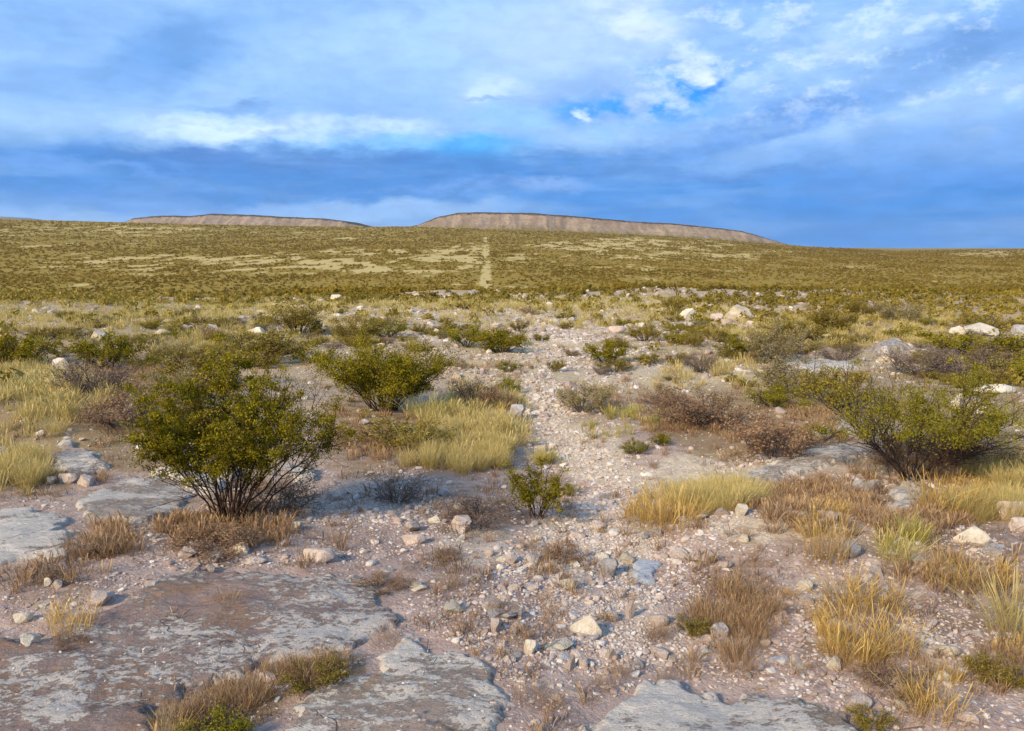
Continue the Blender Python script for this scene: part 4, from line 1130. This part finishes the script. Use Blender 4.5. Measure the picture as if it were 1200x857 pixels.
for k, L in GR.items():
    x, y, z, px, py, d = sample(90000, 2.4, 80)
    den = ell(px, py, L, 16, 66 + len(k)) * 0.75 + (0.022 if k == 'tan' else 0.0)
    den = den * np.clip(0.5 + 1.4 * fbm(x / 0.7, y / 0.7, 3, 87), 0.03, 1.4)
    ok = (RNG.uniform(size=len(x)) < den) & (~on_slab(x, y, 0.0) | (RNG.uniform(size=len(x)) < 0.03))
    for a in np.nonzero(ok)[0]:
        s = RNG.uniform(0.22, 0.58) * (1 + 0.02 * d[a]) * {'straw': 1.0, 'gold': .74, 'tan': .85, 'yelg': .9}[k]
        CANDS.append((s * TH[k] / d[a] * FPX * (5 < px[a] < 1195 and py[a] < 850), k, x[a], y[a], z[a], px[a], py[a], d[a], s))
CANDS.sort(key=lambda c: -c[0])
WORD = {'straw': 'pale straw', 'gold': 'golden', 'tan': 'dry tan', 'yelg': 'yellow green'}
for c in CANDS[:265]:
    w_ = where(c[5], c[6])
    tuft(0, 0, 0, c[1], f'{WORD[c[1]]} grass tuft {w_}', f'{WORD[c[1]]} tufts {w_}', loc=(c[2], c[3], c[4]), s=c[8], i=int(RNG.integers(4)))
print('grass candidates', len(CANDS))


def merge_tufts(C, k, mat):
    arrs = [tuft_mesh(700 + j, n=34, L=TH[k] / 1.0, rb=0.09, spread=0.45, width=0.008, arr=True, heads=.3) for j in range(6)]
    V = []; Q = []; T3 = []; Rn = []; n = 0
    for c in C:
        v, q, t, r = arrs[int(RNG.integers(6))]
        a = RNG.uniform(0, 6.28); ca, sa = math.cos(a), math.sin(a)
        wv = np.stack([(v[:, 0] * ca - v[:, 1] * sa) * c[8] + c[2], (v[:, 0] * sa + v[:, 1] * ca) * c[8] + c[3], v[:, 2] * c[8] + c[4]], 1)
        V.append(wv); Q.append(q + n); T3.append(t + n); Rn.append(np.clip(r + RNG.uniform(-.2, .2), 0, 1)); n += len(v)
    me = mesh_np('grass', np.concatenate(V), quads=np.concatenate(Q), tris=np.concatenate(T3), mat=mat, rnd=np.concatenate(Rn))
    o = link('grass', me); tag(o, f'{WORD[k]} grass growing thickly between the bushes', 'grass', kind='stuff')


for k, mt in (('straw', M_STRAW), ('gold', M_GOLD), ('tan', M_TAN), ('yelg', M_YELG)):
    C = [c for c in CANDS[265:] if c[1] == k]
    if C: merge_tufts(C, k, mt)

# ---- bushes farther up the slope
FIELD = [(200, 400, 260, 35, 1.), (60, 350, 260, 12, 1.7), (300, 350, 200, 10, 1.2), (900, 395, 160, 45, 1.), (1100, 370, 160, 30, 1.4), (650, 362, 200, 16, .5), (480, 385, 80, 25, .5), (1150, 440, 80, 40, .6),
         (820, 470, 120, 40, .35), (60, 450, 120, 20, .3), (1000, 350, 300, 10, 1.), (700, 350, 200, 8, .6), (560, 395, 60, 14, .3), (760, 420, 80, 20, .2)]
x, y, z, px, py, d = sample(7000, 14, 100, 0.6)
den = ell(px, py, FIELD, 18, 31) * 0.30 + 0.03
ok = (RNG.uniform(size=len(x)) < den) & ~on_slab(x, y, -0.1)
x, y, z, px, py, d = [v[ok] for v in (x, y, z, px, py, d)]
w = RNG.uniform(0.25, 0.68, len(x)) * (1 + 0.007 * d)
app = w / d * FPX * ((px > 5) & (px < 1195))
order = np.argsort(-app)
print('field bushes', len(x))
HANDXY = np.array([pix(h[0], h[1])[:2] for h in HAND])
KW = {'dark': 'dark green', 'bright': 'bright green', 'olive': 'olive', 'grey': 'grey green', 'brown': 'rusty brown', 'dead': 'leafless grey'}
cnt = 0; REST = []
for k in order:
    kind = RNG.choice(['dark', 'bright', 'olive', 'grey', 'brown', 'dead'], p=[.14, .16, .46, .16, .05, .03])
    if cnt < 225 and np.hypot(*(HANDXY - [x[k], y[k]]).T).min() > 0.25:
        w_ = where(px[k], py[k])
        shrub(0, 0, 'dry_bush' if kind in ('brown', 'dead') else 'desert_bush', f'{KW[kind]} bush {w_}', 'bush', KM[kind][int(RNG.integers(3))], w=w[k],
              group=f'{KW[kind]} bushes {w_}', loc=(x[k], y[k], z[k]), sz=RNG.uniform(.5, .85)); cnt += 1
    else: REST.append((x[k], y[k], z[k], w[k]))

# ---- scrub: everything beyond counting, to the far end of the plain
def merge_scrub(x, y, z, w, nl, name, label, mat, seed, hr=0.62):
    """each bush a little mound of leaf clumps"""
    rng = np.random.default_rng(seed); n = len(x)
    a = rng.normal(size=(n, nl, 3)); a /= np.linalg.norm(a, axis=2)[..., None]; a[..., 2] = np.abs(a[..., 2])
    a *= rng.uniform(0.55, 1.0, (n, nl, 1))
    hh = (w * hr * rng.uniform(.7, 1.3, n))[:, None]
    P = np.stack([a[..., 0] * w[:, None] / 2 + x[:, None], a[..., 1] * w[:, None] / 2 + y[:, None], a[..., 2] * hh * 0.9 + z[:, None] + 0.05 * w[:, None]], -1)
    tone = np.clip(0.5 + 0.8 * fbm(x / 70, y / 120, 4, 12)[:, None] + rng.uniform(-.2, .2, n)[:, None] + rng.uniform(-.1, .1, (n, nl)), 0, 1)
    sz = (w * 0.62 * (8 / nl) ** .5)[:, None] * np.ones((1, nl))
    dd = rng.normal(size=(n, nl, 3)); dd /= np.linalg.norm(dd, axis=2)[..., None]
    e = np.cross(dd, rng.normal(size=(n, nl, 3))); e /= np.linalg.norm(e, axis=2)[..., None]
    s = sz[..., None] * rng.uniform(.6, 1.2, (n, nl, 1))
    v = np.stack([P - dd * s * .5, P + e * s * .38, P + dd * s * .5, P - e * s * .38], 2).reshape(-1, 3)
    q = np.arange(n * nl * 4).reshape(-1, 4)
    me = mesh_np(name, v, quads=q, mat=mat, rnd=np.repeat(tone.ravel(), 4))
    o = link(name, me); tag(o, label, 'scrub', kind='stuff')


if REST:
    R_ = np.array(REST)
    merge_scrub(R_[:, 0], R_[:, 1], R_[:, 2], R_[:, 3], 60, 'scrub', 'olive scrub thick along the crest of the near hill', M_OLIVE, 8)
x, y, z, px, py, d = sample(5000, 52, 112, 1.0)
ok = RNG.uniform(size=len(x)) < np.clip(0.18 + 0.9 * fbm(x / 9, y / 9, 3, 19), 0.03, 0.9)
merge_scrub(x[ok], y[ok], z[ok], RNG.uniform(0.35, 1.1, ok.sum()), 34, 'scrub', 'low olive scrub along the crest where the near hill drops away', M_OLIVE, 18, 0.5)
x, y, z, px, py, d = sample(95000, 100, 2900, 0.55)
fb = far_bare(x, y, d)
ok = (RNG.uniform(size=len(x)) < np.clip(1 - fb, 0, 1) ** 2.5 * np.clip(0.75 + 1.1 * fbm(x / 60, y / 90, 4, 13), 0.15, 1) + 0.02) & (px > -80) & (px < 1280)
x, y, z, d = x[ok], y[ok], z[ok], d[ok]
w = RNG.uniform(0.8, 2.0, len(x)) * (1 + d / 1000)
near = d < 420
merge_scrub(x[near], y[near], z[near], w[near], 26, 'scrub', 'olive creosote scrub covering the near part of the plain', M_SCRUB, 9, 0.45)
merge_scrub(x[~near], y[~near], z[~near], w[~near], 8, 'scrub', 'olive scrub covering the far plain up to the mesas', M_SCRUB, 10, 0.35)
print('scrub', near.sum(), (~near).sum())


# ---- the stony track: paler broken stone worn free of plants
TRK = np.array([pix(a, b)[:2] for a, b in [(690, 720), (712, 650), (722, 600), (694, 548), (645, 505), (628, 465), (655, 435), (690, 418), (650, 395), (628, 370), (615, 352)]])
cum = np.concatenate([[0], np.cumsum(np.hypot(*np.diff(TRK, axis=0).T))])
dn = np.hypot(TRK[:, 0], TRK[:, 1])
n_ = 19000
dd_ = np.exp(RNG.uniform(math.log(dn[0]), math.log(dn[-1]), n_))
tx = np.interp(dd_, dn, TRK[:, 0]); ty = np.sqrt(np.maximum(dd_ ** 2 - tx ** 2, 0.1))
wd_ = 0.14 + 0.022 * dd_
x = tx + RNG.normal(size=n_) * wd_ * (1 + 0.5 * fbm(dd_ / 1.3, dd_ * 0, 2, 4)); y = ty + RNG.normal(size=n_) * 0.1
ok = (fbm(x / 0.5, y / 0.5, 3, 41) > -0.18) & ~on_slab(x, y, 0.0)
x, y, dd_ = x[ok], y[ok], dd_[ok]
merge_rocks(x, y, H(x, y), (0.010 + 0.016 * RNG.pareto(3.0, len(x)).clip(0, 3)) * (1 + 0.11 * np.maximum(dd_ - 3, 0)), LOW, 'rubble', 'whitish broken stone along the worn track', M_TRACK, 17)


# ---- low dead growth too small and too thick to count
x, y, z, px, py, d = sample(60000, 2.4, 26)
den = ell(px, py, LITTER, 20, 91) * 0.42 + 0.045
den = den * np.clip(0.4 + 1.7 * fbm(x / 0.45, y / 0.45, 4, 93), 0.0, 1.4)
ok = np.nonzero((RNG.uniform(size=len(x)) < den) & (~on_slab(x, y, 0.02) | (RNG.uniform(size=len(x)) < 0.04)))[0][:6500]
arrs = [tuft_mesh(800 + j, n=20, L=0.09, rb=0.05, spread=0.9, width=0.0028, arr=True, heads=.1) for j in range(8)]
V = []; Q = []; T3 = []; Rn = []; n = 0
for k in ok:
    v, q, t_, r = arrs[int(RNG.integers(8))]; a = RNG.uniform(0, 6.28); s_ = RNG.uniform(0.4, 1.2) * (1 + 0.05 * d[k]); ca, sa = math.cos(a) * s_, math.sin(a) * s_
    V.append(np.stack([v[:, 0] * ca - v[:, 1] * sa + x[k], v[:, 0] * sa + v[:, 1] * ca + y[k], v[:, 2] * s_ + z[k]], 1))
    Q.append(q + n); T3.append(t_ + n); Rn.append(np.clip(r + RNG.uniform(-.25, .25), 0, 1)); n += len(v)
me = mesh_np('dry_litter', np.concatenate(V), quads=np.concatenate(Q), tris=np.concatenate(T3), mat=M_BROWN, rnd=np.concatenate(Rn))
tag(link('dry_litter', me), 'low brown dead growth matted between the stones', 'dry litter', kind='stuff')
print('litter', len(ok))
# ------------------------------------------------------------------ sky and light
SUN_EL, SUN_AZ = math.radians(30), math.radians(222)      # azimuth clockwise from +Y: behind the camera and to its left
world = bpy.data.worlds.new('World'); S.world = world; world.use_nodes = True
world.node_tree.nodes.clear()
t = NT(world.node_tree)
sky = t.new('ShaderNodeTexSky', sky_type='NISHITA')
sky.sun_disc = False; sky.sun_elevation = SUN_EL; sky.sun_rotation = SUN_AZ
sky.air_density = 1.0; sky.dust_density = 0.6; sky.ozone_density = 2.5
STR = 0.1


def K(r, g, b): c = lin(r, g, b); c = (c[0] * 0.86, c[1] * 0.98, c[2] * 1.05); return tuple(v * 1.27 / STR / 2 ** EXPO for v in c)


D = t.new('ShaderNodeTexCoord').outputs['Generated']
sp_ = t.new('ShaderNodeSeparateXYZ'); t.put(sp_.inputs[0], D)
az = t.math('ARCTAN2', sp_.outputs[0], sp_.outputs[1])
el = t.math('ARCSINE', sp_.outputs[2])
ae = t.new('ShaderNodeCombineXYZ'); t.put(ae.inputs[0], az); t.put(ae.inputs[1], el)
AE = ae.outputs[0]
SD = t.vmath('MULTIPLY', D, (1.0, 1.0, 2.6))              # cloud texture is stretched along the horizon
w1 = t.noise(SD, 3.2, 3, 0.5, out='Color'); w2 = t.noise(SD, 13.0, 6, 0.62, out='Color')
cen = lambda c, s: t.vmath('MULTIPLY', t.vmath('SUBTRACT', c, (0.5, 0.5, 0.5)), s)
AEw = t.vmath('ADD', AE, t.vmath('ADD', cen(w1, (0.16, 0.05, 0)), cen(w2, (0.11, 0.045, 0))))
fine = t.noise(SD, 24.0, 7, 0.62, 0.3)
mid = t.noise(SD, 7.0, 6, 0.6, 0.4)
holes = t.rng(t.noise(t.vmath('MULTIPLY', D, (1.0, 1.0, 1.6)), 17.0, 7, 0.6, 0.0, loc=(0.3, 0, 0)), 0.38, 0.58, -0.15, 1.0)
wisp = t.noise(t.vmath('MULTIPLY', D, (1.0, 1.0, 7.0)), 6.0, 6, 0.6, 0.3)


def AEof(px, py):
    v = ray(px, py); return math.atan2(v[0], v[1]), math.asin(v[2])


c = t.mix(0.86, sky.outputs[0], K(136, 176, 230))           # thin veil over the blue
c = t.mix(t.math('MULTIPLY', t.rng(mid, 0.38, 0.66), 0.75), c, K(172, 200, 234))
BLOBS = [  # px, py, rx, ry (px), rotation deg, colour, strength, texture: f fine, m mid, w wisp
    (120, 50, 340, 70, -3, (162, 194, 238), .75, 'm'),
    (200, 60, 110, 36, 18, (104, 152, 212), .85, 'm'),
    (60, 20, 120, 22, 10, (118, 160, 218), .5, 'w'),
    (370, 26, 80, 18, 0, (112, 156, 216), .5, 'm'),
    (540, 60, 240, 60, 0, (174, 202, 240), .7, 'm'),
    (120, 150, 190, 18, 6, (170, 198, 234), .5, 'w'),
    (270, 152, 100, 16, 3, (216, 228, 240), .9, 'f'),
    (250, 126, 70, 5, 3, (112, 152, 208), .8, 'w'),
    (60, 92, 120, 12, 5, (124, 164, 220), .5, 'w'),
    (430, 158, 80, 11, 3, (206, 222, 240), .8, 'f'),
    (470, 176, 150, 14, 0, (130, 190, 240), .8, 'w'),
    (560, 180, 80, 13, 0, (84, 176, 240), .95, 'm'),
    (690, 40, 140, 50, 0, (184, 204, 236), .85, 'm'),
    (740, 20, 60, 22, -20, (202, 214, 238), .7, 'f'),
    (810, 80, 30, 20, 0, (214, 222, 238), .9, 'f'),
    (600, 110, 60, 26, 0, (186, 206, 236), .7, 'm'),
    (620, 140, 60, 20, 0, (150, 196, 240), .6, 'm'),
    (700, 120, 60, 40, 0, (138, 170, 224), .6, 'm'),
    (765, 122, 100, 38, 16, (64, 154, 238), 1., 'h'),
    (822, 103, 20, 11, 20, (34, 132, 228), .9, 'f'),
    (812, 84, 24, 13, 20, (240, 240, 244), 1., 'f'),
    (745, 30, 30, 16, -20, (212, 220, 238), .8, 'f'),
    (880, 42, 14, 7, 0, (214, 226, 240), .9, 'f'),
    (870, 95, 24, 7, 0, (196, 214, 240), .8, 'f'),
    (975, 62, 20, 9, 0, (206, 218, 238), .9, 'f'),
    (715, 140, 10, 8, 0, (214, 224, 240), .9, 'f'),
    (606, 110, 26, 18, 0, (204, 220, 240), .8, 'f'),
    (606, 118, 34, 3, 0, (116, 156, 212), .6, 'w'),
    (700, 172, 110, 22, 6, (172, 200, 236), .85, 'w'),
    (885, 40, 100, 40, 10, (120, 168, 226), .5, 'm'),
    (970, 60, 130, 45, 0, (176, 200, 234), .65, 'f'),
    (1140, 55, 110, 24, 10, (98, 142, 204), .8, 'm'),
    (940, 120, 150, 26, 10, (140, 176, 226), .7, 'm'),
    (880, 160, 170, 26, 14, (98, 146, 214), .8, 'w'),
    (1080, 134, 230, 15, 13, (158, 188, 230), .85, 'w'),
    (900, 184, 130, 13, 9, (150, 184, 230), .8, 'w'),
    (1150, 180, 260, 40, 6, (98, 144, 212), .6, 'm'),
    # the long dark band above the horizon
    (120, 215, 460, 44, 0, (76, 137, 204), .95, 'w'),
    (500, 205, 330, 26, 2, (76, 132, 198), .95, 'w'),
    (300, 186, 160, 14, 2, (76, 122, 188), .85, 'w'),
    (860, 240, 460, 48, 0, (68, 135, 206), .95, 'w'),
    (1200, 262, 520, 52, 0, (66, 136, 208), .95, 'w'),
    (820, 203, 190, 7, 0, (82, 130, 196), .6, 'w'),
    (1100, 214, 160, 16, 0, (104, 150, 216), .5, 'w'),
    (90, 202, 110, 5, 2, (118, 160, 224), .6, 'w'),
    (570, 218, 110, 9, 0, (132, 166, 222), .6, 'f'),
    (640, 216, 50, 8, 0, (150, 178, 226), .5, 'f'),
    (440, 243, 190, 13, 1, (160, 190, 230), .9, 'w'),
    (200, 240, 160, 10, 0, (98, 146, 214), .5, 'w'),
]
for px, py, rx, ry, rot, colr, st, tx in BLOBS:
    a, e = AEof(px, py)
    m = t.new('ShaderNodeMapping', vector_type='TEXTURE'); t.put(m.inputs[0], AEw)
    m.inputs['Location'].default_value = (a, e, 0); m.inputs['Rotation'].default_value = (0, 0, math.radians(rot))
    m.inputs['Scale'].default_value = (rx / FPX, ry / FPX, 1)
    r = t.vmath('LENGTH', m.outputs[0])
    tex = {'f': fine, 'm': mid, 'w': wisp, 'h': holes}[tx]
    f = t.math('MULTIPLY', t.rng(r, 1.35, 0.35), (t.math('MAXIMUM', tex, 0.0) if tx == 'h' else t.rng(tex, 0.28, 0.62, 0.55 if tx != 'f' else 0.3, 1.0)))
    c = t.mix(t.math('MULTIPLY', f, st), c, K(*colr))
# fine curdled texture in the bright clouds of the upper right
alto = t.math('MULTIPLY', t.rng(t.noise(t.vmath('MULTIPLY', D, (1.0, 1.0, 1.9)), 19, 8, 0.66, 0.0), 0.48, 0.66), t.math('MULTIPLY', t.rng(el, 0.09, 0.19), t.rng(az, -0.02, 0.24)))
c = t.mix(t.math('MULTIPLY', alto, 0.6), c, K(222, 230, 242))
gr = t.math('MULTIPLY', t.rng(fine, 0.35, 0.65, -1, 1), 0.055)
c = t.mix(1.0, c, t.vmath('ADD', (1, 1, 1), t.vmath('SCALE', (1, 1, 1), scale=gr)), 'MULTIPLY')
c = t.mix(t.rng(el, -0.01, -0.06), c, K(120, 100, 60))
bg = t.new('ShaderNodeBackground'); t.put(bg.inputs[0], c); bg.inputs[1].default_value = STR
o_ = t.new('ShaderNodeOutputWorld'); t.l.new(bg.outputs[0], o_.inputs[0])
world.cycles.sampling_method = 'MANUAL'; world.cycles.sample_map_resolution = 512

sd = bpy.data.lights.new('sun', 'SUN'); so = link('sun', None); bpy.data.objects.remove(so)
so = bpy.data.objects.new('sun', sd); COL.objects.link(so)
sd.energy = 4.3; sd.angle = math.radians(8.0); sd.color = (1.0, 0.82, 0.56)
from mathutils import Vector
dirv = Vector((math.cos(SUN_EL) * math.sin(SUN_AZ), math.cos(SUN_EL) * math.cos(SUN_AZ), math.sin(SUN_EL)))
so.rotation_euler = dirv.to_track_quat('Z', 'Y').to_euler()

S.view_settings.view_transform = 'Standard'; S.view_settings.look = 'None'
S.view_settings.exposure = EXPO; S.view_settings.gamma = 1.0; S.view_settings.use_curve_mapping = False
S.render.engine = 'CYCLES'
S.cycles.max_bounces = 5; S.cycles.diffuse_bounces = 3; S.cycles.glossy_bounces = 2; S.cycles.transmission_bounces = 3
S.cycles.use_denoising = True
S.cycles.use_adaptive_sampling = True; S.cycles.adaptive_threshold = 0.02

# ------------------------------------------------------------------ the air
hm, t = new_mat('hazy_air')
pv = t.new('ShaderNodeVolumePrincipled'); pv.inputs['Color'].default_value = (0.72, 0.84, 1.0, 1); pv.inputs['Density'].default_value = 2.2e-5
pv.inputs['Anisotropy'].default_value = 0.2
ho = t.new('ShaderNodeOutputMaterial'); t.l.new(pv.outputs[0], ho.inputs['Volume'])
X0, Y0, Z0, Z1 = 16500.0, 16500.0, -420.0, 420.0
hv = [(sx * X0, sy * Y0, zz) for zz in (Z0, Z1) for sy in (-1, 1) for sx in (-1, 1)]
hz = mesh_np('haze', hv, quads=[(0, 2, 3, 1), (4, 5, 7, 6), (0, 1, 5, 4), (2, 6, 7, 3), (0, 4, 6, 2), (1, 3, 7, 5)], mat=hm)
tag(link('haze', hz), 'thin blue air between the camera and the far hills', 'haze', kind='stuff')
S.cycles.volume_bounces = 0
